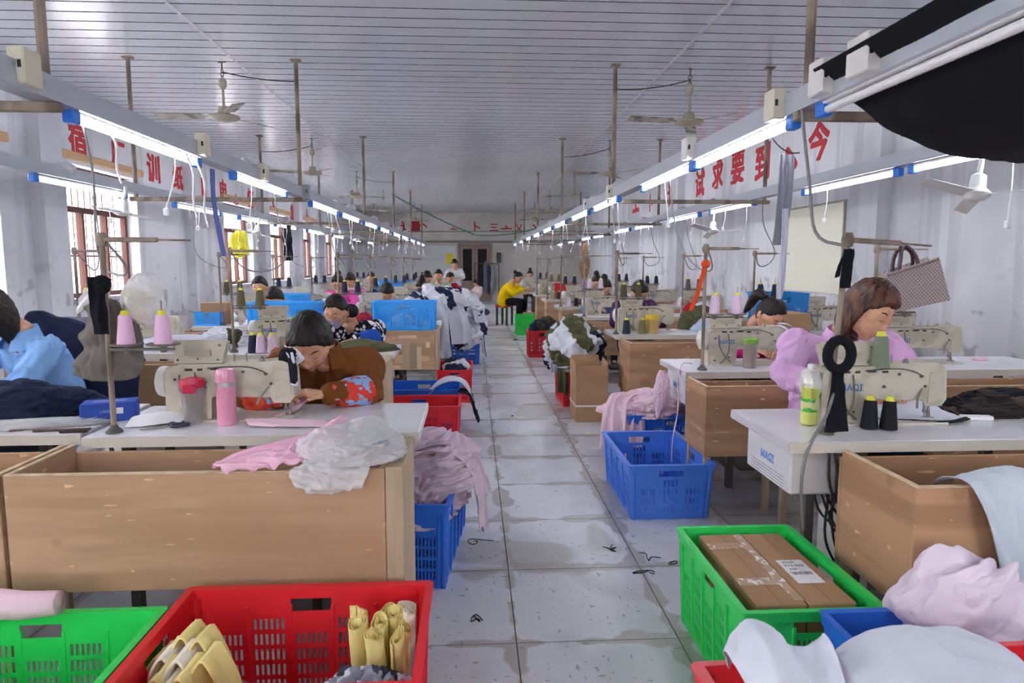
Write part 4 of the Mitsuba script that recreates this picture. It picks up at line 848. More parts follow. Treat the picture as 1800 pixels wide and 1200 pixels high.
def fab(name, a, b, s=1.0, rough=.9):
    return mat(name, lambda p, n, uv: mix(lin(a), lin(b), fbm(p.x * 9 * s, p.y * 9 * s, p.z * 9 * s, octaves=3)), rough=rough, spec=.12, sheen=.2)
BROWN = fab('cloth_brown', '754727', '5e381d')
PINKC = fab('cloth_pink_coat', 'e2b9df', 'd3a6d4')
SKY = fab('cloth_sky_blue', '86aede', '769fd2')
MAGENTA = fab('cloth_magenta', 'b0226c', '8a1a58')
def f_dots(p, n, uv):
    d1, d2, w = voronoi((p.x + p.y * .6) * 26, (p.z - p.y * .5) * 26)
    return mix(lin('16161e'), lin('eceaf0'), smoothstep(.36, .31, d1))
mat('cloth_polka', f_dots, rough=.9, spec=.12)
def f_cover(p, n, uv):
    a = fbm(p.x * 22, p.y * 22, p.z * 26, octaves=3)
    b = fbm(p.x * 16 + 9, p.y * 16, p.z * 18, octaves=2)
    c = mix(lin('c63f36'), lin('7fa6cf'), smoothstep(.50, .53, a))
    return mix(c, lin('e0603c'), smoothstep(.58, .62, b))
mat('cloth_cover_print', f_cover, rough=.85, spec=.15)
BLUEC = fab('cloth_blue', '2c6fc0', '235a9f')
GREYW = fab('cloth_pale', 'd5d6d6', 'bfc2c4')

# the brown-jacketed woman at the nearest left table
bp = (-.715, 3.50)
L = lambda x, y, z: (x - bp[0], y - bp[1], z)
t, T, Hm, N = person('woman in a brown jacket bent over the nearest left machine, patterned red sleeve covers', bp, 0, L(-.735, 3.10, 1.025), 36, (L(-.80, 2.98, .80), L(-.655, 2.99, .805)), BROWN, 'short', yaw=4, fine=True, bulk=1.12,
       elbows=(L(-1.01, 3.05, .80), L(-.475, 3.13, .80)), sleeves='cloth_cover_print', folds=.02, hand_dirs=((.8, -.35, .25), (-.75, -.4, .25)), palms=((.5, -.2, -.8), (-.5, -.2, -.8)), collar=BROWN, shoulder_drop=.07, sw=.20, neck=(.02, .19, -.055), hscale=1.2)
part(t, 'jacket__zip_pull', mikit.ply(tube(spline([(.235, -.30, .90), (.24, -.315, .86), (.25, -.32, .82), (.245, -.31, .80)], 8), .004, 6), STEEL), T)
part(t, 'jacket__button', mikit.ply(ico((.008, .005, .008), 2, (.10, -.22, .86)), C('e8e3dc', 'gloss'), smooth=True), T)
# polka dots
bp = (-.98, 5.86)
L = lambda x, y, z: (x - bp[0], y - bp[1], z)
t, T, Hm, N = person('woman in a black blouse with white polka dots and a face mask, second left table', bp, 0, L(-1.08, 5.46, 1.0), 24, (L(-1.2, 5.25, .79), L(-.92, 5.22, .79)), 'cloth_polka', 'tied', yaw=-14, fine=True, bulk=1.1,
       elbows=(L(-1.36, 5.45, .80), L(-.76, 5.42, .80)), extra=('sidetail', 'puff'), folds=.012, open_eyes=False, neck=(.07, .19, -.085), sw=.21, hscale=1.16)
mk = hull(head_surface(fdir([-.55, .55, -.5, .5, 0, 0, -.3, .3, -.35, .35], [-.2, -.2, -.5, -.5, -.12, -.82, -.8, -.8, -.15, -.15])) * 1.06); mk.apply_transform(Hm)
part(t, 'face_mask', mikit.ply(mk, C('a9adc9', 'cloth'), smooth=40), T, 'pale grey-blue face mask')
part(t, 'jacket__sleeve_cover', mikit.ply(tube([np.array(L(-.76, 5.42, .80)) + (np.array(L(-.92, 5.22, .79)) - np.array(L(-.76, 5.42, .80))) * q for q in (-.1, .1, .4, .7, .9)], [.05, .068, .066, .055, .042], 14), fab('cloth_royal', '2a58b8', '1f4596'), smooth=True), T, 'royal blue sleeve cover')
# woman in pink
bp = (1.86, 3.36)
L = lambda x, y, z: (x - bp[0], y - bp[1], z)
t, T, Hm, N = person('woman with a brown bob in a lilac pink overall at the nearest right machine', bp, 0, L(1.85, 3.10, 1.155), 22, (L(1.70, 2.86, .80), L(1.93, 2.88, .82)), PINKC, 'bob', yaw=24, roll=6, fine=True, bulk=1.22, hairmat=HAIR_B,
       elbows=(L(1.47, 3.10, .86), L(2.12, 3.16, .84)), folds=.02, hand_dirs=((.9, -.3, .1), (-.7, -.5, -.1)), collar=PINKC, shoulder_drop=.06, sw=.22, neck=(-.03, .16, -.125), hscale=1.2)
# blue shirt at the left edge
bp = (-2.26, 3.72)
L = lambda x, y, z: (x - bp[0], y - bp[1], z)
person('black-haired woman in a sky blue shirt, cut off by the left edge', bp, -28, (-.02, -.26, 1.14), 26, ((-.12, -.52, .80), (.12, -.50, .80)), SKY, 'long', yaw=-34, fine=True, bulk=1.05, extra=(), folds=.016, collar=SKY)
# magenta woman
bp = (2.04, 5.05)
L = lambda x, y, z: (x - bp[0], y - bp[1], z)
person('black-haired woman in magenta bent over the second right machine', bp, 0, L(2.10, 4.72, 1.02), 42, (L(1.9, 4.52, .80), L(2.05, 4.5, .80)), MAGENTA, 'tied', yaw=24, fine=True, sub=3, extra=('ponytail', 'puff'), folds=.015)

def worker(label, p, H, top, hair='tied', pitch=35, yaw=0, extra=(), **k):
    L = lambda x, y, z: (x - p[0], y - p[1], z)
    hz = .80
    person(label, p, 0, L(*H), pitch, (L(H[0] - .13, H[1] - .2, hz), L(H[0] + .13, H[1] - .2, hz)), top, hair, yaw=yaw, extra=extra, **k)
worker('dark-haired woman in purple behind the third right machine', (1.72, 7.2), (1.70, 6.92, 1.09), fab('cloth_purple', '43294e', '33203c'), pitch=48)
worker('dark-haired woman in blue-grey behind the fourth right machine', (1.74, 9.3), (1.74, 8.98, 1.06), fab('cloth_slate', '5b7fae', '47668f'), pitch=40, extra=('bun',))
worker('woman with a hair band behind the fifth right table', (1.98, 11.2), (1.98, 10.9, 1.08), fab('cloth_dusky', '6b4552', '5a3945'), pitch=38, extra=('bun',))
worker('short-haired person in blue behind the bright blue basket', (-1.0, 8.25), (-1.0, 7.98, 1.04), BLUEC, 'crop', pitch=46, yaw=10)
worker('woman with loosely tied hair in grey and navy behind the white garment heap', (-.74, 10.2), (-.74, 9.88, 1.04), fab('cloth_navygrey', '474a60', '33364a'), pitch=40, extra=('ponytail',))
worker('dark-haired person in pale green behind the heap, second from the loosely tied woman', (-.78, 12.1), (-.785, 11.8, 1.13), GREYW, pitch=40)
worker('man in a pale green shirt facing forward near the far left aisle', (-.70, 13.85), (-.68, 13.55, 1.13), fab('cloth_mint', 'b9cdbf', 'a3bcae'), 'crop', pitch=15, open_eyes=True)
worker('woman in a red top beside the man in pale green, head turned away', (-.5, 15.9), (-.53, 15.6, 1.05), fab('cloth_red', 'b22432', '8f1c28'), pitch=30, yaw=50)
worker('woman in bright pink with hair pinned up, left of the pale fabric', (-1.95, 10.3), (-1.95, 10.0, 1.10), fab('cloth_hotpink', 'dd5fae', 'cc4f9e'), pitch=38, extra=('bun',))
worker('child-faced worker in pink looking down, behind the woman in bright pink', (-2.1, 12.2), (-2.11, 11.9, 1.09), fab('cloth_rose', 'd986b4', 'c874a4'), 'fringe', pitch=18, open_eyes=True)
worker('worker in a light blue shirt with hands near the face, far left', (-2.0, 13.9), (-2.0, 13.6, 1.09), fab('cloth_lightblue', '6da8d8', '5b96c8'), pitch=25)
worker('boy-haired worker facing the camera by the dark green cloth', (-2.5, 8.32), (-2.46, 8.06, 1.10), fab('cloth_ash', 'b9bcc0', 'a4a7ac'), 'crop', pitch=14, open_eyes=True)
worker('dark-haired worker half hidden behind the long blue basket', (-2.14, 7.85), (-2.14, 7.52, 1.0), fab('cloth_ink', '272a33', '1b1e26'), 'short', pitch=34)
# back of the room
L = lambda x, y, z: (x, y, z)
person('standing adult in a white shirt beside the far double door', (-.50, 18.6), 0, (0, -.06, 1.36), 22, ((-.12, -.32, 1.0), (.12, -.32, 1.0)), GREYW, 'short', hips=.82, legs='5a5f66')
person('person in a bright yellow hooded jacket on a red stool, right of the aisle', (.72, 15.3), 62, (0.02, -.30, 1.06), 26, ((-.13, -.50, .82), (.13, -.50, .82)), fab('cloth_yellow', 'f0cf12', 'dfb80c'), 'tied', extra=('bun',), bulk=1.25, legs='17181c', hips=.52)
person('woman in white with a bun at the far right machines, facing forward', (1.58, 19.3), 0, (0, -.28, 1.06), 24, ((-.13, -.48, .80), (.13, -.48, .80)), GREYW, 'tied', extra=('topbun',))
person('small girl in a pale pink coat with a ponytail standing in the aisle', (.08, 18.35), -60, (0, -.03, 1.32), 8, ((-.17, -.22, .98), (.13, -.24, 1.0)), fab('cloth_blush', 'e3cfd2', 'd2bdc2'), 'fringe', hips=.80, legs='1b1b20', extra=('ponytail',), scale=.64, bulk=1.3)

# ---------------------------------------------------------------- cloth
def heap(rx, ry, h, seed, amp=.22, freq=2.6, sub=5, flat=.12):
    """a crumpled mass: flat facets meeting in soft creases, with finer folds on them"""
    m = trimesh.creation.icosphere(subdivisions=sub)
    d = m.vertices.copy()
    R_ = rng(seed + 1000)
    w = d + (meshkit.fbm(d * 2.0, 2, seed + 9)[:, None] - .5) * .5 + (np.stack([meshkit.fbm(d * 2.5 + 7 * k_, 2, seed + k_) for k_ in range(3)], 1) - .5) * .45
    w /= np.linalg.norm(w, axis=1, keepdims=True)
    n = R_.normal(size=(int(26 + 8 * freq), 3)); n /= np.linalg.norm(n, axis=1, keepdims=True)
    hh = R_.uniform(.80, 1.06, len(n))
    q = hh / np.maximum(w @ n.T, .05)
    r = -np.log(np.exp(-14 * q).sum(1)) / 14 + .06
    p1 = d * freq * 1.5 + (meshkit.fbm(d * 3, 2, seed + 3)[:, None] - .5) * 3
    p1 = p1 * np.array([1, .45, 1.2]) if seed % 2 else p1 * np.array([.45, 1, 1.2])
    f1 = np.abs(2 * meshkit.fbm(p1 * .8, 2, seed + 4) - 1)
    f2 = np.abs(2 * meshkit.fbm(p1 * 1.7 + 5, 2, seed + 6) - 1)
    r = np.clip(r, .55, 1.35) + amp * (.8 * np.minimum(f1, .3) * 2 - .25) + amp * .4 * (np.minimum(f2, .3) * 2 - .3)
    v = d * r[:, None] * np.array([rx, ry, h])
    v[:, 2] = np.where(v[:, 2] < 0, v[:, 2] * flat, v[:, 2])
    m.vertices = v
    return m
def sack(rx, ry, rz, g, k, seed, amp=.14):
    """cloth gathered at a point (direction g): folds run out from it and die away"""
    m = trimesh.creation.icosphere(subdivisions=6)
    d = m.vertices
    g = np.asarray(g, float) / np.linalg.norm(g)
    e1 = np.cross(g, [0, 1, .2]); e1 /= np.linalg.norm(e1); e2 = np.cross(g, e1)
    phi = np.arccos(np.clip(d @ g, -1, 1)); psi = np.arctan2(d @ e2, d @ e1)
    n_ = meshkit.fbm(d * 1.8, 3, seed) - .5
    fold = np.abs(np.sin(.5 * k * psi + 5 * n_)) * 2 - 1.2
    f2 = np.abs(np.sin(1.1 * k * psi + 8 * n_ + 1)) * 2 - 1.2
    w = np.sin(np.minimum(phi, 2.6) * 1.2) * np.exp(-phi * .55)
    r = 1 + .5 * n_ + amp * w * (fold + .4 * f2) - .25 * np.exp(-phi * 3)
    R_ = rng(seed); pl = R_.normal(size=(22, 3)); pl /= np.linalg.norm(pl, axis=1, keepdims=True)
    q = R_.uniform(.82, 1.05, 22) / np.maximum(d @ pl.T, .05)
    r = r * (-np.log(np.exp(-12 * q).sum(1)) / 12 + .1)
    m.vertices = d * r[:, None] * np.array([rx, ry, rz])
    return m
def strip(path, width, wd, seed=0, amp=.012, k=2.5, nu=36, nv=24, thick=.004, wprof=None, noise_=.5):
    """a strip of cloth along a path; wd = direction across it"""
    P = spline(path, nu)
    t = np.gradient(P, axis=0); t /= np.linalg.norm(t, axis=1, keepdims=True)
    wd = np.asarray(wd, float); wd = wd / np.linalg.norm(wd)
    nrm = np.cross(t, wd); nrm /= np.linalg.norm(nrm, axis=1, keepdims=True) + 1e-9
    vv = np.linspace(-.5, .5, nv)
    W_ = np.interp(np.linspace(0, 1, nu), np.linspace(0, 1, len(wprof)), wprof) * width if wprof is not None else np.full(nu, width)
    uu = np.linspace(0, 1, nu)
    U, V = np.meshgrid(uu, vv, indexing='ij')
    n1 = meshkit.fbm(np.stack([U * 4, V * 3, U * 0 + seed], -1), 3, seed) - .5
    n2 = meshkit.fbm(np.stack([U * 3 + 9, V * 2, U * 0 + seed], -1), 2, seed + 1) - .5
    f = amp * (np.sin(2 * PI * (k * V + 1.2 * n2 + .3 * U)) * (1 - noise_) + 3 * n1 * noise_)
    edge = 1 + .18 * (meshkit.noise(np.stack([uu * 5, uu * 0, uu * 0 + seed], -1), seed) - .5)
    X = P[:, None] + wd * (V * (W_ * edge)[:, None])[..., None] + nrm[:, None] * f[..., None]
    return sheet(X, thick)
def sheet(X, thick):
    """a closed thin solid from a grid of points"""
    nu, nv = X.shape[:2]
    du, dv = np.gradient(X, axis=0), np.gradient(X, axis=1)
    n = np.cross(du, dv); n /= np.linalg.norm(n, axis=2, keepdims=True) + 1e-9
    v = np.vstack([(X + n * thick / 2).reshape(-1, 3), (X - n * thick / 2).reshape(-1, 3)])
    i, j = np.meshgrid(np.arange(nu - 1), np.arange(nv - 1), indexing='ij')
    a = (i * nv + j).ravel(); b = a + nv; c = b + 1; d = a + 1; N_ = nu * nv
    f = np.vstack([np.column_stack([a, b, c]), np.column_stack([a, c, d]), np.column_stack([a, c, b]) + N_, np.column_stack([a, d, c]) + N_])
    rim = [k_ * nv for k_ in range(nu)] + [(nu - 1) * nv + k_ for k_ in range(1, nv)] + [k_ * nv + nv - 1 for k_ in range(nu - 2, -1, -1)] + [k_ for k_ in range(nv - 2, 0, -1)]
    r = np.array(rim); s = np.roll(r, -1)
    f = np.vstack([f, np.column_stack([r, r + N_, s + N_]), np.column_stack([r, s + N_, s])])
    return tri(v, f)
def ctrl(grid, nu=40, nv=40, amp=.01, seed=0, freq=(5, 5), thick=.004, k=0):
    """a sheet through a control grid of points, with folds"""
    from scipy.interpolate import RectBivariateSpline
    g = np.asarray(grid, float)
    a, b = np.linspace(0, 1, g.shape[0]), np.linspace(0, 1, g.shape[1])
    u, v = np.linspace(0, 1, nu), np.linspace(0, 1, nv)
    X = np.stack([RectBivariateSpline(a, b, g[..., c], kx=min(3, len(a) - 1), ky=min(3, len(b) - 1))(u, v) for c in range(3)], -1)
    du, dv = np.gradient(X, axis=0), np.gradient(X, axis=1)
    n = np.cross(du, dv); n /= np.linalg.norm(n, axis=2, keepdims=True) + 1e-9
    U, V = np.meshgrid(u, v, indexing='ij')
    q = meshkit.fbm(np.stack([U * freq[0], V * freq[1], U * 0 + seed], -1), 3, seed)
    fold = amp * (1 - np.abs(2 * q - 1) * 2.4)
    if k: fold = fold + amp * np.sin(2 * PI * (k * V + .8 * q))
    return sheet(X + n * fold[..., None], thick)
def patch(name, cols, th, s=6.0):
    """cloth pieces of several colours mixed in one heap"""
    def f(p, n, uv):
        w = fbm(p.x * 3, p.y * 3, p.z * 3, octaves=2)
        d1, d2, c = voronoi((p.x + .7 * p.z) * s + w * 2, (p.y - .6 * p.z) * s + w * 2)
        out = mi.Color3f(lin(cols[0]))
        acc = 0
        for col, t_ in zip(cols[1:], th): out = dr.select(c > t_, mi.Color3f(lin(col)), out)
        return out
    return mat(name, f, rough=.9, spec=.12, sheen=.2)
PINK_L = fab('cloth_pale_pink', 'e9ccd6', 'dcb8c6')
PINK_G = fab('cloth_lilac_grey', 'd9c6d2', 'c4b0bf')
WHITE_C = fab('cloth_white', 'd3d5e0', 'c3c6d4')
MINT_C = fab('cloth_mint_white', 'c9d1da', 'b9c3ce')
NAVY = fab('cloth_navy', '20263f', '171b2c')
OLIVE = fab('cloth_olive', '55553c', '43432f')
BLACKC = fab('cloth_black', '1a1b20', '121318')
GREYC = fab('cloth_grey', '6d6863', '5a5551')
PATCH_WN = patch('cloth_white_navy', ['e0e2ea', '272b44'], [.72], 7)
PATCH_WO = patch('cloth_white_olive_navy', ['dfe1e8', '55553c', '20243a'], [.45, .82], 5)
PATCH_N = patch('cloth_navy_mixed', ['23283f', 'd9dae2', '3c3e30'], [.66, .85], 8)
PATCH_P = patch('cloth_plum', ['4b3a4c', 'c9b3c4', '2b2736'], [.6, .8], 9)
FILM = 'plastic_film'
scene[FILM] = {'type': 'principledthin', 'base_color': {'type': 'rgb', 'value': [.97, .97, .98]}, 'roughness': .16, 'spec_trans': .4, 'diff_trans': .75, 'eta': 1.45}
scene['clear_plastic'] = {'type': 'principledthin', 'base_color': {'type': 'rgb', 'value': [.95, .95, .96]}, 'roughness': .12, 'spec_trans': .82, 'diff_trans': .8, 'eta': 1.5}
def cloth(name, label, cat_, mesh, m, T=None, group=None, smooth=True): return single(name, label, cat_, mikit.ply(mesh, m, smooth=smooth), T, group)

# ---------------------------------------------------------------- crates and what lies in them
crate('big', -1.27, 1.76, 0, GREEN, 'bright green crate at the left edge, in front of the tan bins', s=(.98, 1.0, 1.10))
crate('big', -.515, 1.82, 0, RED_C, 'red crate holding rolls of yellow fabric, in front of the long tan bin', s=(1.04, 1.22, 1.12))
crate('big', -.285, 3.16, 0, BLUE_C, 'blue crate full of lilac garments beside the nearest left table', rz=84, s=(1.05, .98, 1.14))
crate('big', -.44, 5.19, 0, RED_C, 'empty red crate on the floor in front of the blue one, left of the aisle', s=(.93, 1.0, 1.0))
crate('big', -.44, 5.78, 0, BLUE_C, 'blue crate behind the empty red crate, a black and white garment over its side', s=(.93, 1.05, 1.05))
crate('big', -.19, 7.02, 0, RED_C, 'red crate with striped navy and white pieces beside the taped bin', rz=90, s=(.95, .80, 1.0))
crate('big', -.16, 9.6, 0, BLUE_C, 'blue crate under the heap of white garments, left of the aisle', rz=90, s=(1.0, 1.15, 1.12))
crate('grid', -.685, 6.93, .722, AZURE, 'bright blue perforated basket standing on the taped plywood bin', group='bright blue baskets', s=(1.0, .95, 1.03))
crate('grid', -1.85, 6.86, .722, AZURE, 'long bright blue basket on the bin behind the brown-jacketed woman', group='bright blue baskets', s=(1.06, .95, 1.02))
crate('grid', -2.35, 8.83, .722, AZURE, 'bright blue basket on the bin before the boy-haired worker', group='bright blue baskets', s=(.8, .9, 1.0))
crate('grid', -1.62, 14.6, .745, AZURE, 'bright blue basket beside the far worker in light blue', group='bright blue baskets', s=(1.1, .9, 1.0))
crate('grid', -2.73, 7.25, .742, AZURE, 'small bright blue basket beside the pale pink cones on the left', group='bright blue baskets', s=(.42, .5, .5))
crate('small', 1.055, 3.86, 0, BLUE2, 'empty blue slotted crate standing alone at the right of the aisle', rz=90, s=(1.24, 1.12, 1.03))
crate('big', 1.36, 4.72, 0, BLUE_C, 'blue crate with pale pink fabric spilling out, behind the empty blue one', s=(.86, .95, 1.05))
crate('big', 1.02, 6.75, 0, RED_C, 'red crate hidden under the olive and white garment heap', rz=90, s=(.9, .8, 1.2))
crate('big', 1.02, 10.1, 0, RED_C, 'red crate heaped with navy pieces at the right of the aisle', s=(.62, .95, 1.2))
crate('big', .99, 13.25, 0, '1fcf4a', 'small green crate farther along the right of the aisle', s=(.5, .9, 1.15))
crate('big', .995, 2.165, 0, GREEN, 'green crate holding two taped cardboard boxes', rz=90, s=(.90, .98, 1.12))
crate('big', 1.30, 1.56, 0, BLUE_C, 'deep blue crate at the lower right with a pale cloth hanging into it', s=(.88, 1.05, 1.2))
crate('grid', 2.87, 6.3, .742, '1b74b8', 'tall dark blue tub on the table by the right wall, behind the woman in magenta', group='bright blue baskets', s=(.7, .9, 1.35))
crate('big', 1.68, 12.4, .7425, 'd01f2c', 'red crate on a far right table in front of the back wall', s=(.62, .8, .85))
# yellow rolls
YEL = fab('cloth_yellow_canvas', 'e4d592', 'd3c07a')
YWH = fab('cloth_cream', 'ece8da', 'dcd6c4')
def roll(seed, r0=.022, turns=1.6, h=.2):
    g = np.linspace(0, turns * 2 * PI, 36)
    r = r0 * (.45 + .55 * g / g[-1]) * (1 + .12 * np.sin(3 * g + seed))
    zz = np.linspace(0, h, 4)
    top = .012 * np.sin(g + seed)
    X = np.stack([np.stack([r * np.cos(g), r * np.sin(g) * (.75 + .2 * math.sin(seed)), np.full_like(g, z) + top * (z / h)], 1) for z in zz], 0)
    return sheet(X, .003)
R = rng(5)
for i, (dx, dy) in enumerate([(-.075, .05), (-.03, .08), (.02, .06), (.055, .09), (-.065, 0.0), (-.02, .02), (.03, .0), (.06, .03), (-.045, -.045), (.005, -.04), (.05, -.05)]):
    cloth('fabric_roll', 'roll of yellow fabric standing upright in the right of the red crate', 'fabric roll', mv(roll(i * 1.7, .026 + .006 * R.random(), 1.5 + R.random(), .34 + .03 * R.random()), rx=float(R.normal(0, 3)), ry=float(R.normal(0, 3)), rz=float(R.random() * 360)), (YEL, YWH)[i % 4 == 3], at(-.255 + dx, 1.86 + dy, .016), 'yellow rolls in the red crate, right')
for i, (x, y, zt, w_, ln) in enumerate(((-.845, 1.80, .33, .085, .05), (-.81, 1.76, .36, .09, .06), (-.775, 1.80, .39, .08, .05), (-.80, 1.70, .34, .10, .07), (-.755, 1.72, .375, .09, .06), (-.72, 1.76, .40, .07, .05), (-.77, 1.645, .33, .11, .08), (-.725, 1.67, .36, .10, .07), (-.685, 1.70, .38, .08, .05))):
    cloth('fabric_bundle', 'folded yellow fabric piece leaning in the left of the red crate', 'folded fabric', strip([(x + ln + .05, y, .02), (x + ln * .6 + .03, y + .01, zt * .55), (x + .012, y + .01, zt - .02), (x - .004, y + .01, zt), (x - .022, y + .005, zt - .02), (x + ln * .3 - .012, y, zt * .6)], w_, (.2, 1, .15), i, .003, 1, thick=.007), (YEL, YWH)[i in (1, 4, 6)], None, 'yellow pieces in the red crate, left')
cloth('scrap_pile', 'grey and white patterned scraps at the front of the red crate', 'fabric scraps', heap(.17, .10, .13, 41, .3, 3), patch('cloth_grey_pattern', ['3a3d48', 'c9ccd8', '8a8d9a'], [.5, .8], 20), at(-.27, 1.665, .20))
cloth('fabric_scrap', 'pinkish white scrap between the yellow pieces and the red crate wall', 'fabric scrap', heap(.05, .05, .16, 42, .3, 3), PINK_L, at(-.60, 1.72, .12))
cloth('fabric_scrap', 'white scrap at the bottom front of the red crate', 'fabric scrap', heap(.06, .05, .08, 43, .3, 3), WHITE_C, at(-.43, 1.65, .20))
cloth('fabric_roll', 'pale pink roll of cloth lying across the green crate at the left edge', 'fabric roll', mv(cat(tube([(-.38, 0, 0), (-.2, .01, .008), (0, 0, 0), (.17, -.01, -.004), (.27, 0, 0)], [.042, .05, .046, .04, .034], 20)), rz=-4), PINK_L, at(-1.47, 1.965, .405))
# lilac garments in the blue crate
cloth('garment_heap', 'lilac garments heaped in the blue crate beside the nearest left table', 'garments', heap(.24, .37, .20, 11, .34, 3.4), PINK_G, at(-.27, 3.15, .27, 84 - 90))
for i, (x, y, z, rx, ry, rz, g, k_, a_) in enumerate(((-.20, 3.28, .47, .17, .15, .10, (.6, .2, .7), 11, 20), (-.36, 3.05, .42, .14, .15, .10, (-.3, -.5, .8), 10, -10), (-.14, 3.05, .45, .13, .16, .09, (.9, -.2, .4), 12, 40), (-.33, 3.40, .44, .13, .13, .09, (.2, .6, .7), 9, 0))):
    cloth('garment', f'lilac garment crumpled on the heap in the blue crate, {("at the aisle side", "at its near left", "at its near right", "at the back")[i]}', 'garment', sack(rx, ry, rz, g, k_, 200 + i, .26), PINK_G, at(x, y, z, a_), 'lilac garments in the crate')
for i, (y, zb, w_, am) in enumerate(((3.0, .20, .10, .016), (3.12, .14, .085, .018), (3.26, .26, .10, .016))):
    cloth('garment', f'lilac sleeve over the aisle side of the blue crate, the {("nearest", "middle", "farthest")[i]} of three', 'garment', strip([(-.26, y + .08, .50), (-.14, y + .03, .535), (-.05, y, .50), (.0, y - .01, .43), (.03, y - .02, (.43 + zb) / 2), (.035 + .015 * i, y - .03, zb)], w_, (.35, 1, .15 * (i - 1)), 20 + i, am, 1.6 + .5 * i, noise_=.6, wprof=[1.5, 1.2, 1, .9, .8, 1.0]), PINK_G, None, 'lilac sleeves over the crate')
# black and white garment over the blue crate
cloth('garment', 'white garment draped over the side of the blue crate behind the empty red one', 'garment', strip([(-.38, 5.65, .30), (-.22, 5.62, .42), (-.08, 5.6, .40), (-.02, 5.58, .30), (.02, 5.56, .2)], .22, (0, 1, 0), 31, .014, 2), WHITE_C)
cloth('garment', 'black garment hanging off the blue crate towards the aisle', 'garment', strip([(-.12, 5.52, .35), (-.04, 5.50, .33), (.0, 5.48, .22), (.04, 5.46, .10)], .13, (.1, 1, 0), 32, .012, 2), BLACKC)
# striped pieces in the red crate by the taped bin
cloth('garment_heap', 'navy and white cut pieces in the red crate beside the taped bin', 'garments', heap(.16, .28, .12, 33, .25, 2.4), PATCH_WN, at(-.19, 7.02, .28))
for i, (x, y, z) in enumerate(((-.685, 6.93, .74), (-1.85, 6.86, .74), (-2.35, 8.83, .74))):
    cloth('garment_heap', f'white and grey pieces inside the {("basket on the taped bin", "long bright blue basket", "basket before the boy-haired worker")[i]}', 'garments', heap(.2, .13, .12 + .03 * (i == 0), 160 + i, .2, 2.2), patch(f'cloth_white_rose{i}', ['dfe0ea', 'c9a7b4'], [.75], 9), at(x, y, z))
# big white heap
cloth('garment_heap', 'large heap of white and navy garments on the tables behind the bright blue basket', 'garments', heap(.50, .60, .34, 34, .3, 2.6), PATCH_WN, at(-.40, 8.7, .74))
cloth('garment_heap', 'second, smaller pile of white and navy pieces leaning on the large heap', 'garments', heap(.24, .28, .36, 36, .3, 2.6, flat=.9), PATCH_WN, at(-.10, 8.62, .62))
for i, (p_, w_, wd, m_) in enumerate(((((-.62, 8.55, 1.02), (-.50, 8.2, .98), (-.40, 7.95, .78), (-.37, 7.9, .50), (-.35, 7.9, .28)), .20, (1, .1, 0), WHITE_C), (((-.45, 8.7, 1.05), (-.30, 8.35, 1.0), (-.22, 8.15, .85), (-.16, 8.12, .62), (-.14, 8.12, .42)), .26, (1, .5, 0), WHITE_C),
    (((-.35, 8.9, 1.04), (-.05, 8.5, .98), (.04, 8.36, .84), (.09, 8.3, .66)), .22, (.8, .7, 0), WHITE_C), (((-.68, 8.45, 1.0), (-.56, 8.1, .95), (-.47, 7.92, .72), (-.45, 7.9, .45)), .10, (1, 0, 0), NAVY))):
    cloth('garment', f'{"navy" if m_ == NAVY else "white"} garment piece trailing from the big heap, {ORD[i]} of the trailing pieces', 'garment', strip(p_, w_, wd, 50 + i, .03, 1.3), m_, None, 'pieces trailing from the big heap')
cloth('garment_heap', 'white and navy pieces in the blue crate left of the aisle', 'garments', heap(.24, .34, .14, 35, .25, 2.4), PATCH_WN, at(-.14, 9.6, .32))
for i, y in enumerate((9.35, 9.6)):
    cloth('garment', f'white piece over the aisle side of the far blue crate, the {("nearer", "farther")[i]} one', 'garment', strip([(-.05, y, .42), (.06, y, .44), (.13, y, .36), (.16, y, .22), (.17, y, .10)], .16, (0, 1, 0), 61 + i, .014, 2), WHITE_C, None, 'pieces over the far blue crate')
# right aisle heaps
cloth('garment_heap', 'heap of olive and white garments on the red crate beside the upright cardboard box', 'garments', heap(.30, .38, .40, 71, .3, 2.6, flat=.5), PATCH_WO, at(.99, 6.74, .45))
for i, (x, y, zb, m_, w_) in enumerate(((.86, 6.42, .14, OLIVE, .11), (.78, 6.46, .34, WHITE_C, .10), (1.02, 6.37, .12, OLIVE, .16))):
    cloth('garment', f'{"olive" if m_ == OLIVE else "white"} garment hanging from the olive and white heap, {ORD[i]} of three', 'garment', strip([(x + .05, y + .42, .70), (x + .02, y + .2, .74), (x, y + .04, .62), (x - .01, y - .01, (.62 + zb) / 2), (x - .01, y - .02, zb)], w_, (1, .1 + .2 * (i % 2), .12 * (i - 2)), 72 + i, .03, 1.5), m_, None, 'garments hanging from the olive heap')
cloth('garment', 'bunched white garment at the back of the olive heap, against the table', 'garment', heap(.20, .2, .24, 77, .25, 2.2), WHITE_C, at(1.16, 7.1, .52))
cloth('garment_heap', 'navy and white pieces on the red crate at the right of the aisle', 'garments', heap(.20, .20, .18, 78, .28, 2.4), PATCH_N, at(1.0, 10.1, .34))
cloth('garment', 'olive piece on the back of the navy heap', 'garment', heap(.13, .13, .15, 79, .25, 2.4), OLIVE, at(1.12, 10.25, .44))
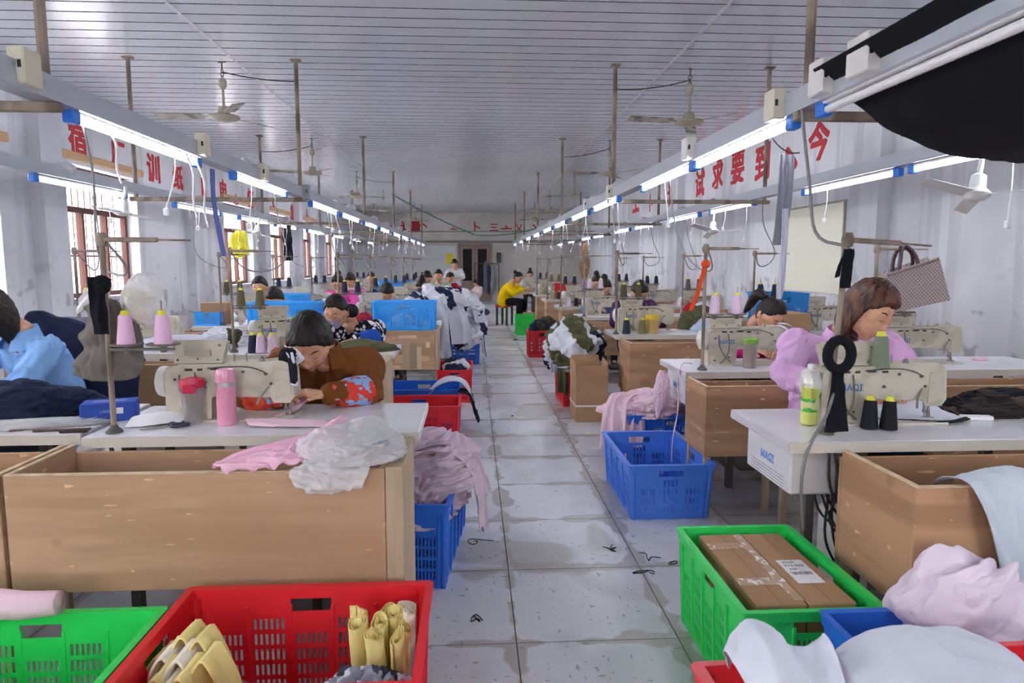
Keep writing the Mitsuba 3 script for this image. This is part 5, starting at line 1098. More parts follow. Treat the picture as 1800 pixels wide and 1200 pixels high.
# pale pink fabric behind the empty crate
cloth('fabric_heap', 'pale pink fabric heaped on the blue crate behind the empty one', 'fabric', heap(.28, .22, .17, 81, .2, 2.0), PINK_L, at(1.22, 4.72, .33))
for i, (x, zb) in enumerate(((1.00, .06), (1.07, .14), (.94, .12))):
    cloth('fabric', f'pale pink cloth edge spilling from the blue crate to the floor, {ORD[i]} of three', 'fabric', strip([(x + .2, 4.75, .46), (x + .08, 4.66, .44), (x + .02, 4.55, .33), (x, 4.50, .2), (x - .01, 4.48, zb)], .16, (1, -.4, 0), 82 + i, .02, 2), PINK_L, None, 'pink cloth spilling over')
cloth('fabric', 'plum and grey cloth lying in the blue crate beside the pale pink fabric', 'fabric', heap(.17, .14, .09, 85, .25, 3), PATCH_P, at(1.50, 4.62, .32))
cloth('fabric_strip', 'long pale pink strip hanging from the table corner over the blue crate', 'fabric strip', strip([(1.36, 4.15, .755), (1.26, 4.05, .76), (1.235, 4.02, .70), (1.235, 4.0, .5), (1.21, 3.99, .36), (1.20, 3.99, .18)], .035, (.2, 1, 0), 86, .003, 1), PINK_L)
cloth('fabric', 'pale pink bunch of cloth hanging from the table corner above the blue crate', 'fabric', heap(.05, .06, .14, 87, .25, 2.4, flat=1), PINK_L, at(1.19, 4.2, .58))
# right foreground
cloth('cloth', 'white cloth hanging over the front of the reddish bin', 'cloth', ctrl([[(1.50, 2.1, .66), (1.66, 2.12, .66), (1.85, 2.12, .66), (2.1, 2.12, .66)], [(1.455, 1.95, .735), (1.66, 1.94, .74), (1.85, 1.94, .74), (2.1, 1.94, .74)], [(1.47, 1.865, .71), (1.66, 1.85, .71), (1.85, 1.85, .71), (2.1, 1.85, .71)],
      [(1.52, 1.845, .56), (1.67, 1.83, .56), (1.86, 1.83, .56), (2.1, 1.83, .56)], [(1.58, 1.835, .42), (1.72, 1.82, .42), (1.88, 1.82, .42), (2.1, 1.82, .42)]], 50, 70, .012, 3, (2, 7), k=3), MINT_C)
cloth('cloth', 'crumpled pinkish white cloth hanging from the bin into the deep blue crate', 'cloth', sack(.165, .10, .15, (.75, .3, .6), 9, 92, .22), fab('cloth_rosy_white', 'e6dae6', 'd8cad9'), at(1.36, 1.735, .42))
crate('big', .93, 1.24, .15, RED_C, 'red crate at the bottom right edge under white cloth', rz=3, s=(1.22, .80, 1.06))
cloth('cloth', 'white cloth lying over the rim of the red crate at the bottom right', 'cloth', ctrl([[(.74, 1.33, .50), (.88, 1.40, .55), (1.02, 1.41, .56), (1.12, 1.38, .545)], [(.73, 1.27, .52), (.86, 1.31, .57), (1.02, 1.32, .575), (1.13, 1.30, .555)], [(.72, 1.15, .50), (.86, 1.15, .55), (1.0, 1.15, .56), (1.13, 1.15, .55)]], 40, 50, .008, 5, (2, 3)), WHITE_C)
cloth('cloth', 'white cloth with a dark tape standing out of the red crate at the bottom right', 'cloth', ctrl([[(.555, 1.37, .50), (.61, 1.395, .53), (.67, 1.37, .51), (.735, 1.36, .52)], [(.54, 1.36, .545), (.62, 1.385, .595), (.675, 1.35, .56), (.75, 1.345, .585)], [(.54, 1.30, .55), (.62, 1.32, .60), (.675, 1.29, .545), (.745, 1.29, .58)], [(.56, 1.2, .50), (.62, 1.2, .54), (.68, 1.2, .51), (.73, 1.2, .52)]], 40, 40, .007, 6, (2, 3)), WHITE_C)

# ---------------------------------------------------------------- cardboard
CARD = mat('cardboard', lambda p, n, uv: mix(lin('a98767'), lin('957456'), fbm(p.x * 6, p.y * 6, p.z * 8, octaves=4)), rough=.75, spec=.2)
CARD_IN = C('8a6a4c', 'matt')
def carton(x0, x1, y0, y1, z0, z1, label, flaps=False):
    t = thing('cardboard_box', label, 'cardboard box', 'cardboard boxes')
    th = .005
    part(t, 'walls', mikit.ply(cat(bx(x0, x1, y0, y0 + th, z0, z1), bx(x0, x1, y1 - th, y1, z0, z1), bx(x0, x0 + th, y0 + th, y1 - th, z0, z1), bx(x1 - th, x1, y0 + th, y1 - th, z0, z1), bx(x0, x1, y0, y1, z0, z0 + th)), CARD))
    if not flaps:
        ym = (y0 + y1) / 2
        part(t, 'flap', mikit.ply(bx(x0, x1, y0, ym - .002, z1, z1 + th), CARD)); part(t, 'flap', mikit.ply(bx(x0, x1, ym + .002, y1, z1, z1 + th), CARD))
    return t
t = carton(.885, 1.165, 5.80, 6.16, 0, .40, 'upright cardboard box with open flaps and a pale strap, right of the aisle', True)
for i, (v, lbl) in enumerate((([(.885, 5.80, .40), (1.165, 5.80, .40), (1.15, 5.79, .50), (.90, 5.79, .50)], 0), ([(.885, 6.16, .40), (1.165, 6.16, .40), (1.15, 6.2, .54), (.9, 6.2, .54)], 0), ([(.885, 5.80, .40), (.885, 6.16, .40), (.875, 6.12, .53), (.885, 5.83, .52)], 0), ([(1.165, 5.80, .40), (1.165, 6.16, .40), (1.175, 6.12, .53), (1.165, 5.83, .52)], 0))):
    part(t, 'flap', mikit.ply(sheet(np.array([[v[0], v[1]], [v[3], v[2]]], float), .005), CARD))
part(t, 'strap', mikit.ply(cat(bx(.882, 1.168, 5.796, 5.8, .135, .15), bx(.881, .885, 5.8, 6.16, .135, .15), bx(1.165, 1.169, 5.8, 6.16, .135, .15)), C('ddd6d2', 'plastic')), None, 'pale plastic strap')
for i, (x0, x1, nm) in enumerate(((.845, 1.0, 'left'), (1.005, 1.155, 'right'))):
    t = thing('cardboard_box', f'flat cardboard box in the green crate, {"crossed with shiny clear tape" if i == 0 else "with a white printed label"}', 'cardboard box')
    part(t, 'body', mikit.ply(bx(x0, x1, 1.90, 2.435, .17, .36, .004), CARD))
    part(t, 'seam', mikit.ply(bx((x0 + x1) / 2 - .0012, (x0 + x1) / 2 + .0012, 1.902, 2.433, .36, .3605), CARD_IN))
    if i == 0:
        tp = cat(*[bx(x0 - .001, x1 + .001, y - .024, y + .024, .3603, .3612) for y in (2.33, 2.05)], bx(x1 - .03, x1, 1.92, 2.43, .3605, .3614))
        part(t, 'clear_tape', mikit.ply(tp, mat('shiny_tape', lambda p, n, uv: mix(lin('b08f70'), lin('e9e2da'), smoothstep(.58, .72, fbm(p.x * 60, p.y * 40, 2.0, octaves=3))), rough=.12, spec=.8)), None, 'shiny clear tape')
    else:
        part(t, 'label_sheet', mikit.ply(bx(1.035, 1.125, 2.03, 2.20, .3605, .3612), C('e9e9ec', 'matt')), None, 'white printed label')
        txt = cat(mv(meshkit.text_mesh('SIZE', .013, .0005), x=1.05, y=2.175, z=.3612), mv(meshkit.text_mesh('911 596', .012, .0005, bold=True), x=1.045, y=2.15, z=.3612), *[bx(1.045 + .0065 * q, 1.045 + .0065 * q + (.002, .004, .003)[q % 3], 2.09, 2.11, .3612, .3616) for q in range(11)], mv(meshkit.text_mesh('0988', .008, .0005), x=1.05, y=2.125, z=.3612))
        part(t, 'print', mikit.ply(txt, C('333338', 'matt')))
carton(2.53, 2.85, 5.61, 5.95, .7215, .95, 'brown cardboard box on the bin beside the woman in magenta')
carton(1.06, 1.30, 14.3, 14.6, .03, .33, 'small brown box on the red crate beside the person in yellow')
carton(-2.84, -2.58, 7.28, 7.5, .7405, .96, 'brown box standing among pale cones by the left wall')
# bin front tape patches
for i, (x0, x1, z0, z1) in enumerate(((-.72, -.64, .38, .66), (-.80, -.74, .40, .50), (-.60, -.54, .38, .46), (-.86, -.70, .345, .37), (-.50, -.44, .55, .60), (-.78, -.60, .67, .69))):
    pass

# ---------------------------------------------------------------- things on the nearest left tables
t = thing('thermos', 'pink thermos bottle with a silver band on the nearest left table', 'thermos')
part(t, 'body', mikit.ply(lathe([(.034, 0), (.037, .004), (.037, .155)], 28), C('d98fa9', 'gloss'), smooth=40), at(-.985, 2.735, .7405))
part(t, 'band', mikit.ply(lathe([(.0375, .155), (.0375, .172)], 28), C('b9b6b4', 'metal'), smooth=40), at(-.985, 2.735, .7405), 'silver band')
part(t, 'lid', mikit.ply(lathe([(.037, .172), (.037, .205), (.031, .222), (.015, .226)], 28), C('dc97af', 'gloss'), smooth=40), at(-.985, 2.735, .7405))
t = thing('plastic_cup', 'clear plastic cup with a dark red lid beside the pink thermos', 'cup')
part(t, 'cup', mikit.ply(lathe([(.034, .001), (.036, .004), (.045, .15)], 26, cap=False), 'clear_plastic', smooth=40), at(-1.125, 2.76, .7405))
part(t, 'lid', mikit.ply(cat(lathe([(.048, .148), (.050, .155), (.046, .178), (.02, .186)], 26), bx(-.02, .03, -.055, -.04, .13, .165, .004)), C('b3163c', 'plastic'), smooth=40), at(-1.125, 2.76, .7405), 'dark red lid')
t = thing('tissue_box', 'blue tissue box beside the thread stand of the nearest left table', 'box')
part(t, 'body', mikit.ply(bx(-.10, .10, -.055, .055, 0, .075, .003), C('2b4596', 'matt')), at(-1.50, 2.86, .7405, 18))
part(t, 'opening', mikit.ply(xpoly(sbox(-.05, -.012, .05, .012).buffer(.01), .0006), C('5a6fb5', 'matt')), at(-1.50, 2.86, .8156, 18))
part(t, 'label_patch', mikit.ply(bx(.03, .055, -.0565, -.055, .03, .055), C('c9cbd0', 'matt')), at(-1.50, 2.86, .7405, 18))
part(t, 'lettering', mikit.ply(mv(meshkit.text_mesh('LOOK', .012, .0008), rx=90, x=-.03, y=-.0555, z=.036), C('8fa0d8', 'matt')), at(-1.50, 2.86, .7405, 18))
t = thing('scissors', 'dark fabric scissors lying at the front of the nearest left table', 'scissors')
part(t, 'blades', mikit.ply(cat(bx(-.005, .005, -.10, 0, 0, .004), mv(bx(-.005, .005, -.10, 0, .004, .007), rz=14)), STEEL), at(-1.20, 2.70, .7405, -62))
for s in (-1, 1):
    g = np.linspace(0, 2 * PI, 17)[:-1]
    part(t, 'handle', mikit.ply(tube(np.stack([s * .022 + .016 * np.cos(g), .04 + .032 * np.sin(g), g * 0 + .007], 1), .006, 6, closed=True), C('26293a', 'plastic'), smooth=True), at(-1.20, 2.70, .7405, -62))
cloth('paper_sheet', 'crumpled white paper behind the scissors on the nearest left table', 'paper', ctrl([[(-1.36, 2.68, .746), (-1.22, 2.72, .75), (-1.12, 2.78, .748)], [(-1.35, 2.76, .775), (-1.23, 2.80, .785), (-1.16, 2.84, .77)], [(-1.33, 2.84, .746), (-1.24, 2.88, .75), (-1.18, 2.92, .747)]], 24, 24, .006, 8, (3, 3), thick=.002), C('e7e7ea', 'matt'))
cloth('rag', 'crumpled grey and brown rag beside the hand wheel of the nearest left machine', 'rag', heap(.09, .06, .025, 95, .3, 4), GREYC, at(-1.27, 2.79, .743))
cloth('cloth_piece', 'pale pink piece being sewn by the brown-jacketed woman', 'cloth', strip([(-.72, 2.98, .80), (-.755, 2.93, .775), (-.79, 2.87, .752), (-.81, 2.82, .748)], .045, (1, .3, 0), 96, .002, 1, thick=.002), PINK_L)
cloth('cloth_piece', 'pale pink cloth piece lying flat on the nearest left table', 'cloth', ctrl([[(-.92, 2.78, .744), (-.80, 2.80, .746), (-.62, 2.78, .744)], [(-.91, 2.72, .76), (-.78, 2.70, .752), (-.56, 2.68, .745)], [(-.88, 2.68, .745), (-.74, 2.655, .745), (-.54, 2.655, .744)]], 20, 30, .004, 9, (2, 4), thick=.002), PINK_L)
cloth('garment_piece', 'pink and white shirt pieces hanging from table into the long tan bin', 'garment', ctrl([[(-.80, 2.26, .70), (-.66, 2.34, .73), (-.55, 2.44, .76), (-.48, 2.5, .79)], [(-.82, 2.23, .715), (-.66, 2.27, .755), (-.54, 2.34, .79), (-.46, 2.44, .80)], [(-.84, 2.19, .722), (-.66, 2.2, .745), (-.52, 2.24, .76), (-.42, 2.3, .76)], [(-.76, 2.17, .728), (-.62, 2.16, .735), (-.5, 2.17, .74), (-.4, 2.18, .74)]], 60, 60, .020, 12, (5, 7), thick=.004), fab('cloth_pink_shirt', 'e3b9c9', 'd6a3b8'))
cloth('garment_piece', 'thin pink sleeve lying on the rim of the long tan bin', 'garment', tube(spline([(-.86, 2.24, .71), (-.76, 2.24, .75), (-.66, 2.28, .765), (-.56, 2.32, .78)], 14), [.006, .012, .014, .016, .017, .018, .02, .02, .02, .022, .022, .022, .022, .02], 10), fab('cloth_pink_shirt2', 'e0b0c4', 'd09cb4'))
t = thing('plastic_bag', 'clear plastic bag holding a grey folder at the right end of the long tan bin', 'plastic bag')
bag = heap(.185, .16, .085, 101, .22, 3.2); bag.vertices[:, 2] += .05 * np.exp(-((bag.vertices[:, 0] - .1) ** 2 + (bag.vertices[:, 1] - .12) ** 2) / .01)
part(t, 'film', mikit.ply(bag, FILM, smooth=True), at(-.42, 2.27, .745, 20))
part(t, 'drape', mikit.ply(ctrl([[(-.56, 2.16, .735), (-.45, 2.15, .74), (-.33, 2.15, .74)], [(-.58, 2.13, .71), (-.46, 2.12, .71), (-.34, 2.12, .71)], [(-.54, 2.13, .665), (-.45, 2.12, .655), (-.36, 2.125, .68)]], 30, 40, .012, 14, (3, 5), thick=.0015), FILM, smooth=True))
single('folder', 'grey folder inside the clear plastic bag', 'folder', mikit.ply(bx(-.11, .11, -.07, .07, 0, .012, .002), C('8f8f95', 'plastic')), at(-.40, 2.25, .772, 14, ry=-8))
# B1: navy cloth, chair, stand cloth
cloth('cloth', 'dark navy cloth heaped on the table at the left edge', 'cloth', heap(.34, .17, .15, 103, .14, 1.9), NAVY, at(-1.98, 2.98, .742))
cloth('film_wrap', 'crinkled transparent plastic wrap along the table at the left edge', 'plastic wrap', heap(.28, .07, .025, 104, .35, 4), FILM, at(-1.72, 2.74, .745, 14))
for i, (x, y, L_, a) in enumerate(((-1.58, 2.66, .20, 8), (-1.66, 2.72, .26, 30), (-1.52, 2.63, .10, 2))):
    single('ruler', ('dark wooden stick lying beside the blue tissue box', 'thin brown ruler lying on the left edge table', 'short black stick at the table front near the stand')[i], 'stick', mikit.ply(bx(-L_ / 2, L_ / 2, -.008, .008, 0, .006, .001), C(('4a3428', '6a4a35', '222226')[i], 'matt')), at(x, y, .7405, a))
t = thing('chair', 'grey padded chair behind the woman in sky blue, coat over its back', 'chair')
CHG = fab('cloth_chair', '6d7080', '5c5f6e')
part(t, 'seat', mikit.ply(bx(-.22, .22, -.21, .21, .42, .48, .02), CHG), at(-2.48, 4.18, 0, -14))
part(t, 'backrest', mikit.ply(mv(bx(-.21, .21, -.03, .03, 0, .56, .03), rx=8, y=.2, z=.5), CHG), at(-2.48, 4.18, 0, -14))
for sx in (-1, 1):
    for sy in (-1, 1): part(t, 'leg', mikit.ply(rod((sx * .19, sy * .18, 0), (sx * .17, sy * .16, .42), .013, 6), DKSTEEL), at(-2.48, 4.18, 0, -14))
cloth('coat', 'dark navy coat draped over the chair behind the woman in sky blue', 'coat', ctrl([[(-2.45, 3.95, 1.09), (-2.25, 4.0, 1.05), (-2.02, 4.0, .93), (-1.88, 3.98, .82)], [(-2.46, 3.86, 1.04), (-2.26, 3.88, .98), (-2.03, 3.86, .86), (-1.86, 3.88, .78)], [(-2.46, 3.84, .85), (-2.26, 3.83, .78), (-2.05, 3.8, .70), (-1.86, 3.84, .66)], [(-2.4, 3.84, .62), (-2.26, 3.82, .58), (-2.06, 3.8, .52), (-1.88, 3.84, .48)]], 44, 44, .016, 17, (3, 5), thick=.008), NAVY)
# on the A1 stand
cloth('cloth', 'grey brown jacket hanging from the thread stand of the nearest left table', 'jacket', ctrl([[(-1.47, 2.665, 1.21), (-1.38, 2.66, 1.24), (-1.33, 2.665, 1.22)], [(-1.49, 2.70, 1.15), (-1.38, 2.64, 1.16), (-1.29, 2.70, 1.15)], [(-1.52, 2.71, 1.05), (-1.39, 2.65, 1.04), (-1.275, 2.70, 1.04)], [(-1.54, 2.70, .95), (-1.40, 2.66, .93), (-1.29, 2.69, .95)]], 36, 36, .016, 21, (3, 5), thick=.006), GREYC)
cloth('cloth', 'black cloth strip knotted round the thread stand of the nearest left table', 'cloth strip', cat(strip([(-1.375, 2.585, 1.33), (-1.37, 2.575, 1.22), (-1.365, 2.58, 1.12)], .055, (1, .1, 0), 106, .008, 1.5), mv(heap(.03, .03, .04, 107, .2, 3, flat=1, sub=4), x=-1.365, y=2.6, z=1.30)), BLACKC)
t = thing('food_bag', 'clear plastic bag with yellow and brown snacks hanging on the left thread stand', 'plastic bag')
part(t, 'film', mikit.ply(mv(heap(.085, .07, .10, 108, .12, 2.2, flat=.9), ry=12), FILM, smooth=True), at(-1.255, 2.67, 1.245))
for i, (dx, dz, c) in enumerate(((-.02, -.02, '9a7a45'), (.015, .01, '8b6a3c'), (.0, -.05, 'd0b53a'), (-.03, .03, 'c9c048'))):
    part(t, 'snack', mikit.ply(ico((.026, .02, .026), 2), C(c, 'matt'), smooth=True), at(-1.26 + dx, 2.66, 1.235 + dz))
cloth('bag_handles', 'white twisted plastic bag sleeve to the left of the snack bag', 'plastic bag', strip([(-1.36, 2.66, 1.30), (-1.44, 2.67, 1.27), (-1.50, 2.68, 1.215)], .06, (0, .2, 1), 109, .008, 2, thick=.0015), FILM)

# ---------------------------------------------------------------- nearest right table
t = thing('drink_bottle', 'plastic bottle of yellow-green drink on the corner of the nearest right table', 'bottle')
part(t, 'bottle', mikit.ply(lathe([(.030, 0), (.034, .006), (.034, .06), (.032, .085), (.034, .11), (.034, .165), (.026, .195), (.014, .212), (.014, .224)], 26, cap=False), 'pane_glass', smooth=40), at(1.335, 2.60, .7405))
part(t, 'drink', mikit.ply(lathe([(.029, .003), (.0325, .008), (.0325, .06), (.0305, .085), (.0325, .11), (.0325, .15)], 26), C('cdd65a', 'gloss'), smooth=40), at(1.335, 2.60, .7405), 'yellow-green drink')
part(t, 'wrapper', mikit.ply(lathe([(.0348, .055), (.0343, .085), (.0348, .108)], 26, cap=False), mat('bottle_wrap', lambda p, n, uv: mix(lin('3fae3a'), lin('d9dc9a'), smoothstep(.45, .55, fbm(p.x * 30, p.y * 30, p.z * 40, octaves=2))), rough=.3, spec=.5), smooth=40), at(1.335, 2.60, .7405), 'green and cream wrapper')
part(t, 'cap', mikit.ply(lathe([(.0155, .222), (.0155, .24), (.013, .243)], 16), C('e4e4e6', 'plastic'), smooth=40), at(1.335, 2.60, .7405))
cone(1.535, 2.52, .744, '14161d', 'black thread cone on the nearest right table, nearer the stand', 'black cones on the nearest right table', .88)
cone(1.60, 2.50, .744, '101116', 'black thread cone with yellow tip on the nearest right table, beside its twin', 'black cones on the nearest right table', .88)
cone(1.615, 2.605, .9685, '6f7a68', 'grey-green thread cone standing on top of the nearest right machine', None)
cloth('cloth_piece', 'white shirt piece with a black edge under the needle of the nearest right machine', 'cloth', ctrl([[(1.58, 2.80, .77), (1.74, 2.80, .77), (1.9, 2.80, .79), (1.98, 2.80, .77)], [(1.58, 2.72, .758), (1.74, 2.70, .758), (1.9, 2.69, .75), (2.0, 2.70, .75)], [(1.62, 2.66, .746), (1.78, 2.62, .746), (1.92, 2.60, .745), (2.0, 2.64, .745)]], 24, 36, .008, 25, (3, 4), thick=.003), WHITE_C)
cloth('cloth_piece', 'black hem strip of the white piece on the nearest right machine', 'cloth', strip([(1.60, 2.645, .747), (1.76, 2.60, .748), (1.9, 2.575, .75), (2.01, 2.62, .752)], .03, (0, 1, .1), 26, .003, 1, thick=.004), BLACKC)
cloth('garment_heap', 'dark brown and black clothes on the nearest right table, at the right edge', 'garments', cat(heap(.26, .14, .07, 111, .3, 2.6), mv(heap(.2, .11, .06, 112, .3, 2.6), x=.04, z=.045)), patch('cloth_dark_brown', ['332d2c', '1d1c20', '4a423d'], [.5, .8], 9), at(2.24, 2.78, .742))
single('paper_label', 'small white paper label beside the dark clothes on the right table', 'paper', mikit.ply(bx(-.06, .06, -.02, .02, 0, .018, .004), C('e2e2e4', 'matt')), at(2.06, 2.64, .7405, -8))
cloth('cloth', 'black cloth knotted on the nearest right thread stand and hanging down to the table', 'cloth', cat(strip([(1.345, 2.425, 1.00), (1.345, 2.42, .9), (1.35, 2.415, .755)], .07, (1, .1, 0), 113, .006, 1.5, wprof=[.6, .8, 1, 1.25, 1.45]), tube([(1.345 + .045 * math.cos(g), 2.42, 1.045 + .055 * math.sin(g)) for g in np.linspace(0, 2 * PI, 19)[:-1]], .019, 10, closed=True)), BLACKC)
cloth('cloth', 'short black cloth tied near the top of the nearest right thread stand', 'cloth', cat(strip([(1.36, 2.42, 1.43), (1.35, 2.41, 1.36), (1.345, 2.41, 1.29)], .04, (1, .1, 0), 114, .005, 1), strip([(1.36, 2.42, 1.43), (1.33, 2.41, 1.39), (1.315, 2.41, 1.33)], .018, (1, .1, .4), 115, .003, 1)), BLACKC)
for (x, y0, y1, nm) in ((1.17, 2.40, 2.80, 'nearest'), (1.28, 4.0, 4.4, 'second')):
    t = thing('control_box', f'white control box hung under the {nm} right table', 'control box')
    part(t, 'housing', mikit.ply(bx(x, x + .18, y0, y1, .52, .698, .008), C('dcdcdf', 'plastic')))
    part(t, 'lettering', mikit.ply(mv(mv(meshkit.text_mesh('MAQI', .032, .001, bold=True), rx=90), rz=-90, x=x - .0005, y=y1 - .14, z=.60), C('5a86c8', 'plastic')))
    for q in range(4): part(t, 'vent_slot', mikit.ply(bx(x - .001, x, y0 + .05, y1 - .05, .535 + .012 * q, .539 + .012 * q), C('a9a9ae', 'matt')))
R = rng(8)
for i in range(7):
    p0 = np.array([1.30 + .03 * R.random(), 2.38 + .1 * R.random(), .69]); p1 = np.array([1.45 + .06 * R.random(), 2.45 + .1 * R.random(), .10 + .25 * R.random()])
    cloth('cable', 'dark cable of the bundle hanging below the corner of the nearest right table', 'cable', tube(spline([p0, p0 + [.02 * R.normal(), .0, -.16], (p0 + p1) / 2 + [.05 * R.normal(), 0, -.08], p1], 14), .005, 6), C('2b2b2e', 'plastic'), None, 'cables below the right table')
single('pedal_box', 'pale grey metal box standing below the cables of the nearest right table', 'box', mikit.ply(bx(1.42, 1.56, 2.5, 2.66, 0, .40, .01), C('b9b5ad', 'plastic')))
cloth('cable', 'grey power cable running from the ceiling trunking to the nearest right thread stand', 'cable', tube(spline([(1.25, 2.62, 2.0), (1.27, 2.6, 1.8), (1.28, 2.56, 1.6), (1.31, 2.5, 1.46), (1.37, 2.44, 1.43), (1.375, 2.43, 1.40)], 24), .006, 6), C('7d7c7c', 'plastic'))
cloth('cable', 'grey cable hanging from the nearest right table corner to the floor', 'cable', tube(spline([(1.33, 2.42, .90), (1.27, 2.36, .82), (1.20, 2.33, .72), (1.17, 2.31, .6), (1.19, 2.32, .42)], 20), .006, 6), C('6b6a6a', 'plastic'))

# ---------------------------------------------------------------- other table items
cone(-1.58, 4.96, .744, '20263f', 'dark navy thread cone on the second left table', 'small cones on the second left table')
cone(-1.52, 4.94, .744, 'dcc3da', 'lilac thread cone on the second left table, left of its twin', 'small cones on the second left table')
cone(-1.44, 4.94, .744, 'dcc3da', 'lilac thread cone on the second left table, right of its twin', 'small cones on the second left table')
cloth('garment_heap', 'dark olive trousers folded at the right end of the second left table', 'garment', heap(.25, .18, .07, 121, .16, 2.2), OLIVE, at(-.80, 5.1, .742))
cloth('garment_heap', 'white cloth heaped on the second left wall table', 'garments', heap(.34, .2, .11, 122, .16, 2.0), WHITE_C, at(-2.15, 5.2, .742))
cloth('garment_heap', 'navy checked pieces on the second left wall table, beside the white cloth', 'garments', heap(.2, .12, .14, 123, .25, 2.6), PATCH_N, at(-1.95, 5.45, .742))
single('red_fabric_parcel', 'red and white printed bundle on the third left table, left of the bright blue basket', 'bundle', mikit.ply(heap(.13, .1, .12, 124, .16, 2.2), patch('cloth_red_print', ['b43444', 'dcdce2', '27345a'], [.55, .85], 22), smooth=True), at(-1.13, 7.2, .742))
t = thing('plastic_jar', 'clear plastic jar with a green lid in front of the second right machine', 'jar')
part(t, 'jar', mikit.ply(lathe([(.04, .001), (.042, .004), (.042, .15)], 24, cap=False), 'clear_plastic', smooth=40), at(1.70, 4.08, .7405)); part(t, 'lid', mikit.ply(lathe([(.045, .148), (.046, .175), (.04, .18)], 24), C('6f9a3c', 'plastic'), smooth=40), at(1.70, 4.08, .7405), 'green lid')
part(t, 'contents', mikit.ply(lathe([(.036, .004), (.036, .10)], 20), C('b89a86', 'matt')), at(1.70, 4.08, .7405))
t = thing('plastic_jar', 'jar with a yellow lid on the third right table', 'jar')
part(t, 'jar', mikit.ply(lathe([(.055, 0), (.057, .004), (.057, .13)], 24), C('b79a5c', 'gloss'), smooth=40), at(1.63, 6.15, .7405)); part(t, 'lid', mikit.ply(lathe([(.06, .128), (.06, .165), (.055, .17)], 24), C('d8b51e', 'plastic'), smooth=40), at(1.63, 6.15, .7405), 'yellow lid')
cone(1.385, 6.1, .744, '1f2f3a', 'dark teal thread cone on the third right table, by the corner', None)
cone(1.53, 6.1, .744, '6b6a45', 'olive thread cone on the third right table, beside the yellow-lidded jar', None)
cloth('garment_heap', 'light blue shirt fabric on the third right table', 'fabric', heap(.2, .17, .14, 126, .16, 2.0), fab('cloth_pale_blue', 'b9c8dd', 'a5b6ce'), at(2.25, 6.3, .742))
cloth('garment_heap', 'olive cloth behind the light blue fabric on the third right table', 'fabric', heap(.2, .15, .22, 127, .16, 2.0), OLIVE, at(2.2, 6.55, .742))
cloth('garment_heap', 'white cloth bunch on the third right wall table', 'fabric', heap(.13, .13, .2, 128, .16, 2.0), WHITE_C, at(2.62, 7.7, .742))
cloth('garment_heap', 'red cloth bundle on the fourth right wall table', 'fabric', heap(.2, .15, .16, 129, .16, 2.0), fab('cloth_crimson', 'b3202c', '98161f'), at(2.75, 8.25, .742))
cloth('garment_heap', 'dark green cloth draped high on the left wall table by a window', 'fabric', heap(.34, .16, .26, 130, .12, 1.6), fab('cloth_green', '2c6b34', '1c4a24'), at(-2.6, 8.8, .722))
cloth('garment_heap', 'white garments with pink trim on the third left wall table', 'fabric', heap(.2, .2, .1, 131, .2, 2.2), patch('cloth_white_pink', ['e3e0ea', 'c995b0'], [.8], 10), at(-2.2, 7.3, .742))
# scattered work on the far tables
R = rng(77)
pal = [('white', WHITE_C), ('navy', NAVY), ('white and navy', PATCH_WN), ('olive', OLIVE), ('pale pink', PINK_L), ('pale grey', GREYW)]
for rn, rows in (('A', A_ROWS), ('B', B_ROWS), ('C', C_ROWS), ('D', D_ROWS)):
    for i, (a, b, y) in enumerate(rows):
        if y < 8.5: continue
        nm, m_ = pal[int(R.integers(len(pal)))]
        cloth('garment_heap', f'{nm} fabric pile on the {ORD[i]} table of the {SIDE[rn]}', 'fabric', heap(.26, .16, .12 + .08 * R.random(), int(R.integers(999)), .2, 2.2, sub=4), m_, at(b - .35, y + .3, .742))
        if rn in 'AC':
            for j in range(2):
                c = ('20263a', '8a8560', 'd9c6d6', '1b1c20')[int(R.integers(4))]
                cone(a + .18 + .1 * j, y + .1, .744, c, f'thread cone on the {ORD[i]} table of the {SIDE[rn]}, {("nearer", "farther from")[j]} the stand', 'cones standing on far tables')
t = thing('stool', 'red-topped stool under the person in yellow', 'stool')
part(t, 'seat', mikit.ply(bx(-.17, .17, -.15, .15, .40, .46, .01), C('b8242c', 'plastic')), at(.70, 15.32, 0, 62))
for sx in (-1, 1):
    for sy in (-1, 1): part(t, 'leg', mikit.ply(bx(sx * .14 - .02, sx * .14 + .02, sy * .12 - .02, sy * .12 + .02, 0, .40, .002), C('3f4a3c', 'matt')), at(.70, 15.32, 0, 62))
table(1.02, 1.9, 15.0, 'white-topped table before the person in yellow')
machine(1.15, 15.25, 'ivory sewing machine before the person in yellow', far=True)
for i, (x, y, w_) in enumerate(((1.76, 3.52, 'the woman in pink'), (2.04, 5.08, 'the woman in magenta'), (-.715, 3.53, 'the brown-jacketed woman'), (-.98, 5.88, 'the woman in polka dots'))):
    t = thing('stool', f'wooden stool under {w_}', 'stool', None)
    part(t, 'seat', mikit.ply(bx(-.16, .16, -.14, .14, .36, .39, .005), PLY3), at(x, y))
    for sx in (-1, 1):
        for sy in (-1, 1): part(t, 'leg', mikit.ply(bx(sx * .13 - .016, sx * .13 + .016, sy * .11 - .016, sy * .11 + .016, 0, .36), POST), at(x, y))

